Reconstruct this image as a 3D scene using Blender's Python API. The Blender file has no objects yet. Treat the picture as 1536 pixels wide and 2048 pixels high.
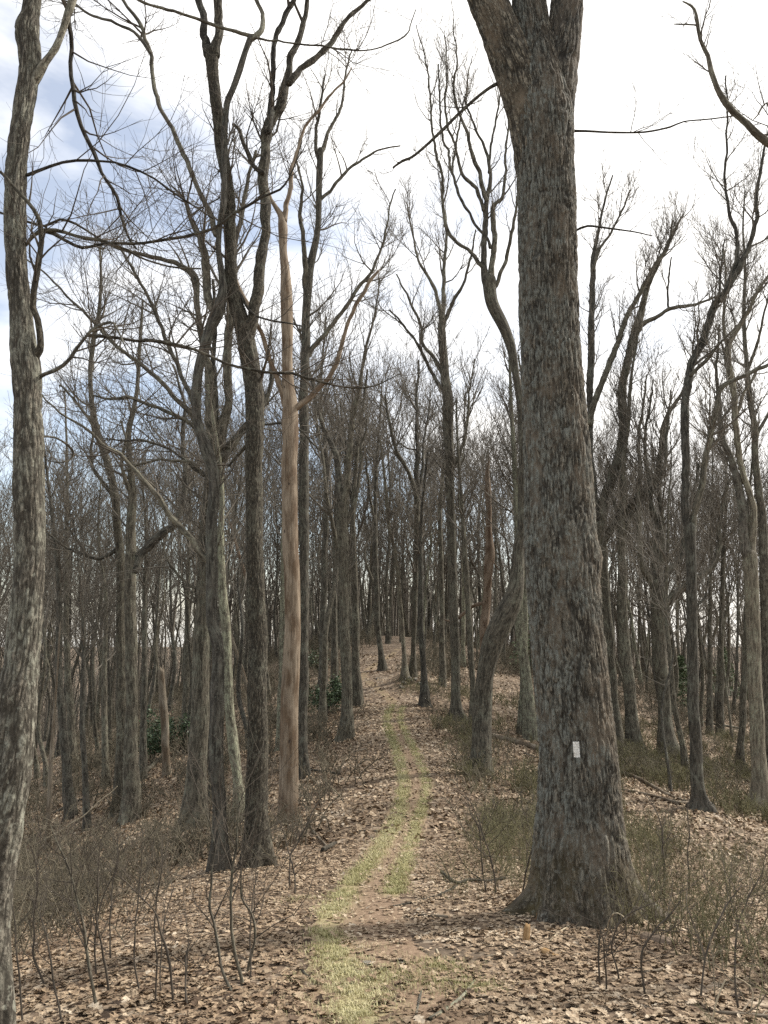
import bpy, math
import numpy as np

C = bpy.context.scene.collection
SC = bpy.context.scene
RNG = np.random.default_rng(11)

# ------------------------------------------------------------------ camera, sky, sun, exposure
CAM_Z, FPX, PITCH = 1.7, 1577.0, math.radians(7.44)
cam_d = bpy.data.cameras.new('camera')
cam = bpy.data.objects.new('camera', cam_d)
C.objects.link(cam)
cam.location = (0, 0, CAM_Z)
cam.rotation_euler = (math.pi / 2 + PITCH, 0, 0)
cam_d.sensor_fit = 'VERTICAL'
cam_d.angle_y = 2 * math.atan(1024 / FPX)
cam_d.clip_start = 0.05
cam_d.clip_end = 3000
SC.camera = cam

SUN_EL, SUN_AZ = math.radians(41), math.radians(66)      # azimuth: clockwise from +Y (ahead), so ahead and right
world = bpy.data.worlds.new('World')
SC.world = world
world.use_nodes = True
nt = world.node_tree
nt.nodes.clear()
def N(tree, kind, **kw):
    n = tree.nodes.new(kind)
    for k, v in kw.items():
        if k in n.inputs.keys():
            n.inputs[k].default_value = v
        else:
            setattr(n, k, v)
    return n
def L(tree, a, b):
    tree.links.new(a, b)
sky = N(nt, 'ShaderNodeTexSky', sky_type='NISHITA', sun_disc=False, sun_elevation=SUN_EL, sun_rotation=SUN_AZ,
        air_density=1.0, dust_density=0.7, ozone_density=1.0)
tc = N(nt, 'ShaderNodeTexCoord')
mp = N(nt, 'ShaderNodeMapping')
mp.inputs['Scale'].default_value = (1.0, 1.0, 2.4)
mp.inputs['Location'].default_value = (9.0, 10.1, 0.1)
L(nt, tc.outputs['Generated'], mp.inputs['Vector'])
cn = N(nt, 'ShaderNodeTexNoise', Scale=2.1, Detail=7.0, Roughness=0.55, Distortion=0.3)
L(nt, mp.outputs['Vector'], cn.inputs['Vector'])
cr = N(nt, 'ShaderNodeValToRGB')
cr.color_ramp.elements[0].position = 0.43
cr.color_ramp.elements[0].color = (.24, .24, .24, 1)
cr.color_ramp.elements[1].position = 0.645
# the thin cloud is brighter and closed around the sun
sd_ = N(nt, 'ShaderNodeVectorMath', operation='DOT_PRODUCT')
sd_.inputs[1].default_value = (math.sin(SUN_AZ) * math.cos(SUN_EL), math.cos(SUN_AZ) * math.cos(SUN_EL), math.sin(SUN_EL))
L(nt, tc.outputs['Generated'], sd_.inputs[0])
sm_ = N(nt, 'ShaderNodeMapRange')
sm_.inputs['From Min'].default_value = .45; sm_.inputs['From Max'].default_value = .95; sm_.inputs['To Max'].default_value = .32
L(nt, sd_.outputs['Value'], sm_.inputs['Value'])
sa_ = N(nt, 'ShaderNodeMath', operation='ADD')
L(nt, cn.outputs['Fac'], sa_.inputs[0]); L(nt, sm_.outputs['Result'], sa_.inputs[1])
L(nt, sa_.outputs[0], cr.inputs['Fac'])
cm = N(nt, 'ShaderNodeMixRGB')
cm.inputs['Color2'].default_value = (8.6, 8.45, 8.2, 1)
L(nt, cr.outputs['Color'], cm.inputs['Fac'])
L(nt, sky.outputs['Color'], cm.inputs['Color1'])
bg = N(nt, 'ShaderNodeBackground', Strength=0.15)
L(nt, cm.outputs['Color'], bg.inputs['Color'])
wo = N(nt, 'ShaderNodeOutputWorld')
L(nt, bg.outputs['Background'], wo.inputs['Surface'])

sun_d = bpy.data.lights.new('sun', 'SUN')
sun_d.energy = 5.0
sun_d.angle = math.radians(5.0)
sun_d.color = (1.0, 0.95, 0.87)
sun = bpy.data.objects.new('sun', sun_d)
C.objects.link(sun)
sun.location = (20, 30, 40)
sun.rotation_euler = (math.pi / 2 - SUN_EL, 0, math.pi - SUN_AZ)
SC.view_settings.view_transform = 'Standard'
SC.view_settings.look = 'None'
SC.view_settings.exposure = 0.32
SC.view_settings.gamma = 1.0
SC.view_settings.use_curve_mapping = False
SC.render.engine = 'CYCLES'
SC.cycles.max_bounces = 5
SC.cycles.diffuse_bounces = 3
SC.cycles.transparent_max_bounces = 4
SC.cycles.use_denoising = False
SC.cycles.sample_clamp_indirect = 2
SC.cycles.sample_clamp_direct = 8

# ------------------------------------------------------------------ numeric helpers
def hash3(ix, iy, iz, seed):
    h = (ix.astype(np.int64) * 374761393 + iy.astype(np.int64) * 668265263 + iz.astype(np.int64) * 2147483647 + seed * 974711) & 0xFFFFFFFF
    h = ((h ^ (h >> 13)) * 1274126177) & 0xFFFFFFFF
    h = ((h ^ (h >> 16)) * 2246822519) & 0xFFFFFFFF
    return ((h ^ (h >> 15)) & 0xFFFFFF) / float(0xFFFFFF)
def vnoise(p, seed=0):
    i = np.floor(p).astype(np.int64)
    f = p - i
    f = f * f * (3 - 2 * f)
    out = 0
    for a in (0, 1):
        for b in (0, 1):
            for c in (0, 1):
                w = (f[:, 0] if a else 1 - f[:, 0]) * (f[:, 1] if b else 1 - f[:, 1]) * (f[:, 2] if c else 1 - f[:, 2])
                out = out + w * hash3(i[:, 0] + a, i[:, 1] + b, i[:, 2] + c, seed)
    return out
def noise2(x, y, s, seed=0):
    x = np.asarray(x, float); y = np.asarray(y, float)
    p = np.stack([x.ravel() / s, y.ravel() / s, np.zeros(x.size)], 1)
    return vnoise(p, seed).reshape(x.shape)
def worley(p, seed=0):
    i = np.floor(p).astype(np.int64)
    f1 = np.full(len(p), 9.0); f2 = np.full(len(p), 9.0)
    for a in (-1, 0, 1):
        for b in (-1, 0, 1):
            for c in (-1, 0, 1):
                j = i + np.array([a, b, c])
                q = np.stack([j[:, k] + hash3(j[:, 0], j[:, 1], j[:, 2], seed + 7 * k) for k in range(3)], 1)
                d = np.sqrt(((q - p) ** 2).sum(1))
                f2 = np.where(d < f1, f1, np.minimum(f2, d))
                f1 = np.minimum(f1, d)
    return f1, f2
def norm(v):
    return v / np.maximum(np.linalg.norm(v, axis=-1, keepdims=True), 1e-9)

# ------------------------------------------------------------------ view geometry used to lay the place out
CP_, SP_ = math.cos(PITCH), math.sin(PITCH)
def ray(px, py):
    a = (px - 768) / FPX; b = (1024 - py) / FPX
    return np.array([a, CP_ - b * SP_, SP_ + b * CP_])
def at(px, py, Y):
    r = ray(px, py)
    return np.array([0, 0, CAM_Z]) + r * (Y / r[1])

PY = np.array([-60, -30, -10, 0, 2, 4.5, 7.6, 10.5, 14, 19, 25, 31, 40, 50, 60, 75, 90, 120, 160, 250, 600, 2000.])
PZ = np.array([1.5, 1.0, .5, 0, -.2, -.62, -1.2, -1.78, -2.3, -2.76, -2.85, -2.6, -1.9, -1.2, -.72, -.38, -.6, -2.7, -6, -14, -30, -40.])
_ys = np.arange(-60, 620, 0.25)
_z = np.interp(_ys, PY, PZ)
_k = np.hanning(23); _k /= _k.sum()
_z = np.convolve(np.pad(_z, 11, mode='edge'), _k, mode='valid')
_XY = np.array([-60, 0, 5, 8, 11, 14, 19, 25, 34, 45, 60, 100, 600.])
_XX = np.array([.3, 0, -.1, -.3, -.2, .15, .65, .6, .35, -.7, -.6, 0, 0.])
_x = np.interp(_ys, _XY, _XX)
_k2 = np.hanning(41); _k2 /= _k2.sum()
_x = np.convolve(np.pad(_x, 20, mode='edge'), _k2, mode='valid')
def xc(y):
    return np.interp(y, _ys, _x)
def gz(x, y):
    x = np.asarray(x, float); y = np.asarray(y, float)
    u = x - xc(y)
    d = np.where(u < 0, .38 * (np.sqrt(u * u + 36) - 6), .24 * (np.sqrt(u * u + 100) - 10))
    d = 40 * np.tanh(d / 40)
    z = np.interp(y, _ys, _z) - d
    far = np.clip((np.abs(u) - 1) / 6, 0, 1)
    z = z + (noise2(x, y, 2.7, 3) - .5) * .16 * (0.25 + far) + (noise2(x, y, .7, 4) - .5) * .05
    z = z + (noise2(x, y, 11., 5) - .5) * .7 * far
    z = z + .55 * np.exp(-((x - 1.5) / 1.7) ** 2 - ((y - 41.5) / 3.2) ** 2)
    r2 = (x - OAK[0]) ** 2 + (y - OAK[1]) ** 2
    return z + .13 * np.exp(-r2 / .7)
OAK = (2.2, 9.5)
def hit(px, py):
    r = ray(px, py)
    Y = np.concatenate([np.arange(2, 30, .02), np.arange(30, 200, .2)])
    P = np.array([0, 0, CAM_Z]) + r[None] * (Y / r[1])[:, None]
    below = P[:, 2] <= gz(P[:, 0], P[:, 1])
    i = int(np.argmax(below)) if below.any() else len(Y) - 1
    return P[i]

# ------------------------------------------------------------------ materials
def newmat(name, rough=.9):
    m = bpy.data.materials.new(name)
    m.use_nodes = True
    t = m.node_tree
    b = t.nodes['Principled BSDF']
    b.inputs['Roughness'].default_value = rough
    b.inputs['Specular IOR Level'].default_value = .25
    return m, t, b
def ramp(t, fac, stops):
    r = N(t, 'ShaderNodeValToRGB')
    e = r.color_ramp.elements
    while len(e) < len(stops):
        e.new(.5)
    for k, (p, c) in enumerate(stops):
        e[k].position = p; e[k].color = (*c, 1)
    L(t, fac, r.inputs['Fac'])
    return r.outputs['Color']
def mix(t, fac, a, b, mode='MIX'):
    m = N(t, 'ShaderNodeMixRGB', blend_type=mode)
    for s, v in (('Fac', fac), ('Color1', a), ('Color2', b)):
        if isinstance(v, (int, float)):
            m.inputs[s].default_value = v
        elif isinstance(v, tuple):
            m.inputs[s].default_value = (*v, 1)
        else:
            L(t, v, m.inputs[s])
    return m.outputs['Color']
def attr(t, name, out='Fac'):
    return N(t, 'ShaderNodeAttribute', attribute_name=name).outputs[out]
def scaled(t, vec, s):
    m = N(t, 'ShaderNodeMapping')
    m.inputs['Scale'].default_value = s
    L(t, vec, m.inputs['Vector'])
    return m.outputs['Vector']
def noi(t, vec, scale, detail=4., rough=.6):
    n = N(t, 'ShaderNodeTexNoise', Scale=scale, Detail=detail, Roughness=rough)
    L(t, vec, n.inputs['Vector'])
    return n.outputs['Fac']
def bump(t, b, h, strength, dist):
    n = N(t, 'ShaderNodeBump', Strength=strength, Distance=dist)
    L(t, h, n.inputs['Height'])
    L(t, n.outputs['Normal'], b.inputs['Normal'])

def bark(name, furrow, ridge, lich, lo=.56, hi=.68, width=22., stretch=.16, relief=.02, warm=None, use_fur=False, speck=0., side=0., cells=24., aspect=.11):
    m, t, b = newmat(name)
    bk = attr(t, 'bk', 'Vector')
    if use_fur:
        vd = N(t, 'ShaderNodeTexVoronoi', feature='DISTANCE_TO_EDGE', Scale=cells)
        wv = N(t, 'ShaderNodeVectorMath', operation='ADD')
        wn_ = N(t, 'ShaderNodeTexNoise', Scale=9., Detail=3.); L(t, scaled(t, bk, (1, 1, .4)), wn_.inputs['Vector'])
        wsc = N(t, 'ShaderNodeVectorMath', operation='SCALE'); wsc.inputs['Scale'].default_value = .075
        L(t, wn_.outputs['Color'], wsc.inputs[0]); L(t, bk, wv.inputs[0]); L(t, wsc.outputs['Vector'], wv.inputs[1])
        L(t, scaled(t, wv.outputs['Vector'], (1, 1, aspect)), vd.inputs['Vector'])
        pl = N(t, 'ShaderNodeMapRange'); pl.inputs['From Min'].default_value = .03; pl.inputs['From Max'].default_value = .20
        L(t, vd.outputs['Distance'], pl.inputs['Value'])
        fm = N(t, 'ShaderNodeMapRange'); fm.inputs['From Min'].default_value = 0.; fm.inputs['From Max'].default_value = .5; fm.inputs['To Min'].default_value = .1
        L(t, attr(t, 'fur'), fm.inputs['Value'])
        n3 = N(t, 'ShaderNodeTexNoise', Scale=cells * 1.9, Detail=5., Roughness=.72, Distortion=.3)
        L(t, scaled(t, bk, (1, 1, .3)), n3.inputs['Vector'])
        m3 = N(t, 'ShaderNodeMapRange'); m3.inputs['From Min'].default_value = .34; m3.inputs['From Max'].default_value = .66
        L(t, n3.outputs['Fac'], m3.inputs['Value'])
        pl.inputs['To Min'].default_value = .1
        brk = N(t, 'ShaderNodeMapRange'); brk.inputs['From Min'].default_value = .4; brk.inputs['From Max'].default_value = .6
        L(t, noi(t, scaled(t, bk, (1, 1, .5)), 6., 3.), brk.inputs['Value'])
        open_ = N(t, 'ShaderNodeMath', operation='MAXIMUM'); L(t, pl.outputs['Result'], open_.inputs[0])
        hb = N(t, 'ShaderNodeMath', operation='MULTIPLY'); hb.inputs[1].default_value = .8; L(t, brk.outputs['Result'], hb.inputs[0]); L(t, hb.outputs[0], open_.inputs[1])
        pm = N(t, 'ShaderNodeMath', operation='MULTIPLY'); L(t, open_.outputs[0], pm.inputs[0]); L(t, fm.outputs['Result'], pm.inputs[1])
        pq = N(t, 'ShaderNodeMath', operation='MULTIPLY'); L(t, pm.outputs[0], pq.inputs[0]); L(t, m3.outputs['Result'], pq.inputs[1])
        gain = N(t, 'ShaderNodeMath', operation='MULTIPLY', use_clamp=True); gain.inputs[1].default_value = 1.9; L(t, pq.outputs[0], gain.inputs[0])
        plates = gain.outputs[0]
    else:
        v = N(t, 'ShaderNodeTexNoise', Scale=width, Detail=3., Roughness=.65, Distortion=.4)
        L(t, scaled(t, bk, (1, 1, stretch)), v.inputs['Vector'])
        plates = N(t, 'ShaderNodeMapRange')
        plates.inputs['From Min'].default_value = .36; plates.inputs['From Max'].default_value = .62
        L(t, v.outputs['Fac'], plates.inputs['Value'])
        plates = plates.outputs['Result']
    n_mid = noi(t, scaled(t, bk, (1, 1, .5)), 14., 6., .7)
    n_big = noi(t, bk, 2.2, 4., .6)
    n_fine = noi(t, scaled(t, bk, (1, 1, .4)), 90., 3., .7)
    col = ramp(t, plates, [(0., furrow), (.55, tuple((a + c) / 2 for a, c in zip(furrow, ridge))), (1., ridge)])
    col = mix(t, ramp(t, n_fine, [(.3, (.55,) * 3), (.7, (1.35,) * 3)]), (0, 0, 0), col, 'MULTIPLY') if False else mix(t, 1., col, ramp(t, n_fine, [(.3, (.6,) * 3), (.7, (1.3,) * 3)]), 'MULTIPLY')
    if warm:
        col = mix(t, ramp(t, noi(t, scaled(t, bk, (1, 1, .35)), 5., 5., .65), [(.48, (0,) * 3), (.62, (.8,) * 3)]), col, warm)
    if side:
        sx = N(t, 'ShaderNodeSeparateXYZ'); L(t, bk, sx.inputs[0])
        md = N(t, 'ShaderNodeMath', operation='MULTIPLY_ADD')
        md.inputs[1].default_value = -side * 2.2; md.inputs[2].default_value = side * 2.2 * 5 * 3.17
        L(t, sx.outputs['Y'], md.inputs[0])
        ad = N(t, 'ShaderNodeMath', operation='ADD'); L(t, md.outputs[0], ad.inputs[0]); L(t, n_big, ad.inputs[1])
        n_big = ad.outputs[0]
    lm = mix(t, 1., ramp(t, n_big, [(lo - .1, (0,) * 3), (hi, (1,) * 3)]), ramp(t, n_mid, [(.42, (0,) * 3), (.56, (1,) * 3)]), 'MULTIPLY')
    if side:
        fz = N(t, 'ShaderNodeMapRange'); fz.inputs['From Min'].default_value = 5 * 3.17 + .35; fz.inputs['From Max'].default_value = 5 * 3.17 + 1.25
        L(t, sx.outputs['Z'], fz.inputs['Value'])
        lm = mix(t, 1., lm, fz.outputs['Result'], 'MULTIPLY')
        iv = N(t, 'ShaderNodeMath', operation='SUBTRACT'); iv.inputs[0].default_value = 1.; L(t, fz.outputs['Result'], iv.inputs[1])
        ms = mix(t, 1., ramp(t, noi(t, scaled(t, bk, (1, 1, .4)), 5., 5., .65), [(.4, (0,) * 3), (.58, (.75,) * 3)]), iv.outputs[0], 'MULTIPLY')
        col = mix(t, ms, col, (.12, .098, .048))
    lm = mix(t, 1., lm, ramp(t, plates, [(.1, (.15,) * 3), (.5, (1,) * 3)]), 'MULTIPLY')
    col = mix(t, lm, col, lich)
    if speck:
        sp = ramp(t, noi(t, scaled(t, bk, (1, 1, .55)), 34., 2., .5), [(.62, (0,) * 3), (.68, (speck,) * 3)])
        col = mix(t, sp, col, tuple(min(.5, c * 1.5) for c in lich))
    oi = N(t, 'ShaderNodeObjectInfo')
    col = mix(t, 1., col, ramp(t, oi.outputs['Random'], [(0., (.72, .72, .74)), (.5, (1., .97, .92)), (1., (1.22, 1.2, 1.14))]), 'MULTIPLY')
    L(t, col, b.inputs['Base Color'])
    h = mix(t, .35, plates, n_fine)
    bump(t, b, h, .9, relief)
    return m

M = {}
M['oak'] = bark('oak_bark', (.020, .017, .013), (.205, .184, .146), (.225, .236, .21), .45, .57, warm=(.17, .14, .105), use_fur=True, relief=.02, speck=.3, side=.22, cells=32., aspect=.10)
M['grey'] = bark('grey_bark', (.04, .035, .027), (.20, .182, .148), (.30, .305, .25), .50, .64, cells=40., aspect=.12, use_fur=True, relief=.012, speck=.4)
M['dark'] = bark('dark_furrowed_bark', (.02, .0175, .0135), (.098, .087, .068), (.16, .163, .13), .62, .74, cells=34., aspect=.14, use_fur=True, relief=.015, speck=.35)
M['brown'] = bark('brown_bark', (.03, .027, .021), (.125, .112, .088), (.172, .176, .138), .56, .7, 26., speck=.3)
M['lichen'] = bark('lichened_bark', (.06, .055, .042), (.175, .163, .128), (.23, .24, .175), .42, .54, 20., speck=.7)
M['wood'] = bark('wood_bark', (.036, .032, .025), (.145, .131, .104), (.182, .185, .145), .54, .68, 24., speck=.4)
M['pale'] = bark('pale_bark', (.065, .056, .043), (.185, .163, .127), (.22, .222, .17), .52, .66, 18., speck=.4)

def twig_mat(name, a, c):
    m, t, b = newmat(name)
    bk = attr(t, 'bk', 'Vector')
    col = ramp(t, noi(t, scaled(t, bk, (1, 1, .3)), 12., 3.), [(.3, a), (.7, c)])
    L(t, col, b.inputs['Base Color'])
    return m
M['twig'] = twig_mat('twig_bark', (.075, .066, .053), (.165, .146, .118))
M['twig_dark'] = twig_mat('dark_twig_bark', (.042, .035, .028), (.10, .083, .064))
M['brush'] = twig_mat('brush_stems', (.078, .074, .038), (.19, .172, .092))
M['brush_brown'] = twig_mat('brown_brush_stems', (.06, .052, .036), (.16, .138, .096))
M['stalk'] = twig_mat('pale_dead_stalk', (.3, .25, .17), (.48, .41, .29))

def deadwood(name, a, c, d):
    m, t, b = newmat(name, .8)
    bk = attr(t, 'bk', 'Vector')
    g = noi(t, scaled(t, bk, (1, 1, .05)), 42., 5., .7)
    col = ramp(t, g, [(.3, a), (.52, c), (.75, d)])
    st = ramp(t, noi(t, scaled(t, bk, (1, 1, .35)), 4.5, 5., .6), [(.43, (1, 1, 1)), (.60, (.5, .43, .37))])
    col = mix(t, 1., col, st, 'MULTIPLY')
    vk = N(t, 'ShaderNodeTexVoronoi', Scale=3.2)
    L(t, scaled(t, bk, (1, 1, .6)), vk.inputs['Vector'])
    col = mix(t, ramp(t, vk.outputs['Distance'], [(.05, (1,) * 3), (.11, (0,) * 3)]), col, (.05, .035, .025))
    L(t, col, b.inputs['Base Color'])
    bump(t, b, g, .7, .01)
    return m
M['dead'] = deadwood('bare_dead_wood', (.09, .067, .046), (.24, .188, .134), (.37, .305, .23))
M['snag'] = deadwood('rotten_snag_wood', (.09, .066, .047), (.2, .15, .108), (.3, .24, .18))
M['rot'] = deadwood('orange_rotten_wood', (.15, .085, .035), (.34, .215, .1), (.46, .34, .19))
M['log'] = deadwood('weathered_log_wood', (.09, .075, .055), (.2, .168, .125), (.3, .26, .2))

LEAF_STOPS = [(0., (.045, .030, .020)), (.2, (.108, .073, .047)), (.42, (.208, .148, .096)), (.65, (.30, .226, .15)), (.85, (.42, .336, .24)), (1., (.52, .445, .345))]
def leaf_mat(name, fac):
    m, t, b = newmat(name, .75)
    f = attr(t, 'tone') if fac == 'tone' else N(t, 'ShaderNodeObjectInfo').outputs['Random']
    g = N(t, 'ShaderNodeNewGeometry')
    col = ramp(t, f, LEAF_STOPS)
    n = noi(t, g.outputs['Position'], 60., 3.)
    col = mix(t, 1., col, ramp(t, n, [(.3, (.72, .7, .68)), (.7, (1.15, 1.13, 1.1))]), 'MULTIPLY')
    L(t, col, b.inputs['Base Color'])
    return m
M['litter'] = leaf_mat('dry_leaf_litter', 'tone')
M['leaf'] = leaf_mat('dry_oak_leaf', 'rand')

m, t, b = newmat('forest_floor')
g = N(t, 'ShaderNodeNewGeometry'); pos = g.outputs['Position']
vo = N(t, 'ShaderNodeTexVoronoi', Scale=9.5, Randomness=1.)
wp = N(t, 'ShaderNodeVectorMath', operation='ADD')
wn = N(t, 'ShaderNodeTexNoise', Scale=14., Detail=3.)
L(t, pos, wn.inputs['Vector'])
ws = N(t, 'ShaderNodeVectorMath', operation='SCALE'); ws.inputs['Scale'].default_value = .11
L(t, wn.outputs['Color'], ws.inputs[0])
L(t, pos, wp.inputs[0]); L(t, ws.outputs['Vector'], wp.inputs[1])
L(t, wp.outputs['Vector'], vo.inputs['Vector'])
sep = N(t, 'ShaderNodeSeparateColor'); L(t, vo.outputs['Color'], sep.inputs['Color'])
col = ramp(t, sep.outputs['Red'], [(0., (.07, .05, .034)), (.3, (.13, .093, .063)), (.6, (.21, .156, .107)), (.85, (.29, .228, .165)), (1., (.38, .32, .245))])
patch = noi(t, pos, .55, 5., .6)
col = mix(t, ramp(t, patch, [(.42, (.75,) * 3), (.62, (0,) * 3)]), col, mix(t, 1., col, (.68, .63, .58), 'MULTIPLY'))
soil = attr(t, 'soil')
col = mix(t, soil, col, mix(t, noi(t, pos, 30., 5.), (.05, .038, .027), (.13, .098, .068)))  # mixes the oak's cast shadow into the floor colour as dark earth
L(t, col, b.inputs['Base Color'])
bump(t, b, vo.outputs['Distance'], .8, .03)
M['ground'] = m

m, t, b = newmat('trodden_path')
g = N(t, 'ShaderNodeNewGeometry'); pos = g.outputs['Position']
n1 = noi(t, pos, 22., 6., .7)
col = ramp(t, n1, [(.3, (.10, .066, .043)), (.5, (.19, .13, .085)), (.7, (.30, .22, .15))])
gcol = ramp(t, noi(t, pos, 34., 5., .7), [(.3, (.15, .125, .065)), (.5, (.29, .255, .13)), (.7, (.42, .375, .22))])
gm = mix(t, 1., attr(t, 'gr'), ramp(t, noi(t, pos, 9., 5., .65), [(.36, (.25,) * 3), (.54, (.95,) * 3)]), 'MULTIPLY')
col = mix(t, gm, col, gcol)
L(t, col, b.inputs['Base Color'])
bump(t, b, n1, .7, .02)
M['path'] = m

m, t, b = newmat('dry_grass', .8)
L(t, ramp(t, attr(t, 'tone'), [(0., (.16, .155, .06)), (.4, (.34, .315, .15)), (1., (.52, .47, .29))]), b.inputs['Base Color'])
M['grass'] = m
m, t, b = newmat('laurel_leaf', .42)
L(t, ramp(t, attr(t, 'tone'), [(0., (.026, .044, .022)), (1., (.095, .132, .066))]), b.inputs['Base Color'])
M['laurel'] = m
m, t, b = newmat('conifer_needles', .7)
L(t, ramp(t, attr(t, 'tone'), [(0., (.06, .08, .042)), (1., (.12, .15, .075))]), b.inputs['Base Color'])
M['needle'] = m
m, t, b = newmat('pale_rock', 1.)
b.inputs['Specular IOR Level'].default_value = .05
g = N(t, 'ShaderNodeTexCoord')
n1 = noi(t, g.outputs['Object'], 6., 6., .7)
L(t, ramp(t, n1, [(.3, (.11, .10, .082)), (.5, (.23, .21, .175)), (.68, (.38, .355, .305))]), b.inputs['Base Color'])
bump(t, b, n1, .8, .03)
M['rock'] = m
m, t, b = newmat('white_blaze_paint', .6)
g = N(t, 'ShaderNodeTexCoord')
n1 = noi(t, g.outputs['Object'], 60., 4., .7)
L(t, ramp(t, n1, [(.36, (.3, .285, .25)), (.46, (.6, .585, .54)), (.6, (.74, .73, .69))]), b.inputs['Base Color'])
M['paint'] = m

# ------------------------------------------------------------------ geometry collectors
class Geo:
    def __init__(s):
        s.v = []; s.q = []; s.t = []; s.bk = []; s.tone = []; s.fur = []; s.n = 0
    def add(s, v, q=None, t=None, bk=None, tone=None, fur=None):
        v = np.asarray(v, float)
        s.v.append(v)
        if q is not None and len(q): s.q.append(np.asarray(q) + s.n)
        if t is not None and len(t): s.t.append(np.asarray(t) + s.n)
        s.bk.append(v if bk is None else bk)
        s.tone.append(np.full(len(v), .5) if tone is None else tone)
        s.fur.append(np.full(len(v), .8) if fur is None else fur)
        s.n += len(v)
    def mesh(s, name, mat, origin=(0, 0, 0), smooth=True, attrs=('bk',)):
        me = bpy.data.meshes.new(name)
        v = np.concatenate(s.v) - np.asarray(origin)
        q = np.concatenate(s.q) if s.q else np.zeros((0, 4), int)
        t = np.concatenate(s.t) if s.t else np.zeros((0, 3), int)
        me.vertices.add(len(v)); me.vertices.foreach_set('co', v.astype(np.float32).ravel())
        me.loops.add(q.size + t.size)
        me.loops.foreach_set('vertex_index', np.concatenate([q.ravel(), t.ravel()]).astype(np.int32))
        me.polygons.add(len(q) + len(t))
        st = np.concatenate([np.arange(len(q)) * 4, q.size + np.arange(len(t)) * 3]).astype(np.int32)
        me.polygons.foreach_set('loop_start', st)
        me.polygons.foreach_set('use_smooth', np.full(len(q) + len(t), smooth))
        for a in attrs:
            if a == 'bk':
                me.attributes.new('bk', 'FLOAT_VECTOR', 'POINT').data.foreach_set('vector', np.concatenate(s.bk).astype(np.float32).ravel())
            else:
                me.attributes.new(a, 'FLOAT', 'POINT').data.foreach_set('value', np.concatenate(getattr(s, a)).astype(np.float32))
        me.update(calc_edges=True)
        me.materials.append(mat)
        return me
    def build(s, name, mat, parent=None, origin=(0, 0, 0), smooth=True, attrs=('bk',)):
        o = bpy.data.objects.new(name, s.mesh(name, mat, origin, smooth, attrs))
        C.objects.link(o)
        if parent is not None: o.parent = parent
        else: o.location = origin
        return o
def tag(o, label=None, cat=None, group=None, kind=None):
    for k, v in (('label', label), ('category', cat), ('group', group), ('kind', kind)):
        if v: o[k] = v
    return o
def thing(name, label, cat, loc, group=None):
    o = bpy.data.objects.new(name, None)
    o.empty_display_size = .2
    C.objects.link(o)
    o.location = tuple(loc)
    return tag(o, label, cat, group)

def tubes(geo, P, R, S):
    """N polylines of K points each as tapered S-sided tubes."""
    Nn, K, _ = P.shape
    if Nn == 0: return
    T = np.empty_like(P)
    T[:, 1:-1] = P[:, 2:] - P[:, :-2]; T[:, 0] = P[:, 1] - P[:, 0]; T[:, -1] = P[:, -1] - P[:, -2]
    T = norm(T)
    ch = norm(P[:, -1] - P[:, 0])
    ref = np.where((np.abs(ch[:, 2]) < .8)[:, None], np.array([0, 0, 1.]), np.array([1., 0, 0]))[:, None, :]
    n = norm(ref - (ref * T).sum(-1, keepdims=True) * T)
    bb = np.cross(T, n)
    th = np.arange(S) * 2 * math.pi / S
    c, s_ = np.cos(th), np.sin(th)
    V = P[:, :, None, :] + R[:, :, None, None] * (n[:, :, None, :] * c[None, None, :, None] + bb[:, :, None, :] * s_[None, None, :, None])
    seg = np.linalg.norm(np.diff(P, axis=1), axis=-1)
    sl = np.concatenate([np.zeros((Nn, 1)), np.cumsum(seg, 1)], 1)
    off = RNG.uniform(0, 50, (Nn, 1, 1))
    r0 = R.mean(1)[:, None, None]
    bk = np.stack(np.broadcast_arrays(off + r0 * c[None, None, :] + 0 * sl[:, :, None], off * 1.7 + r0 * s_[None, None, :] + 0 * sl[:, :, None], sl[:, :, None] + off + 0 * c[None, None, :]), -1)
    base = (np.arange(Nn) * K * S)[:, None, None]
    k = np.arange(K - 1)[None, :, None] * S
    j = np.arange(S)[None, None, :]
    jn = (j + 1) % S
    q = np.stack(np.broadcast_arrays(base + k + j, base + k + jn, base + k + S + jn, base + k + S + j), -1).reshape(-1, 4)
    geo.add(V.reshape(-1, 3), q=q, bk=bk.reshape(-1, 3))

def frames(P):
    T = norm(np.gradient(P, axis=0))
    n = np.empty_like(P)
    r = np.array([0, -1., 0]) if abs(T[0, 1]) < .9 else np.array([1., 0, 0])
    n[0] = norm(r - r.dot(T[0]) * T[0])
    for i in range(1, len(P)):
        v = n[i - 1] - n[i - 1].dot(T[i]) * T[i]
        n[i] = v / max(np.linalg.norm(v), 1e-9)
    return T, n, np.cross(T, n)
def dome(P, R):
    a, b = norm(P[-1] - P[-2]), norm(P[0] - P[1])
    f = [(.35, .93), (.62, .75), (.84, .45), (.95, .12)]
    Pe = np.array([P[-1] + a * R[-1] * k for k, _ in f]); Re = np.array([R[-1] * r for _, r in f])
    Ps = np.array([P[0] + b * R[0] * k for k, _ in f[::-1]]); Rs = np.array([R[0] * r for _, r in f[::-1]])
    return np.concatenate([Ps, P, Pe]), np.concatenate([Rs, R, Re])
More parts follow.
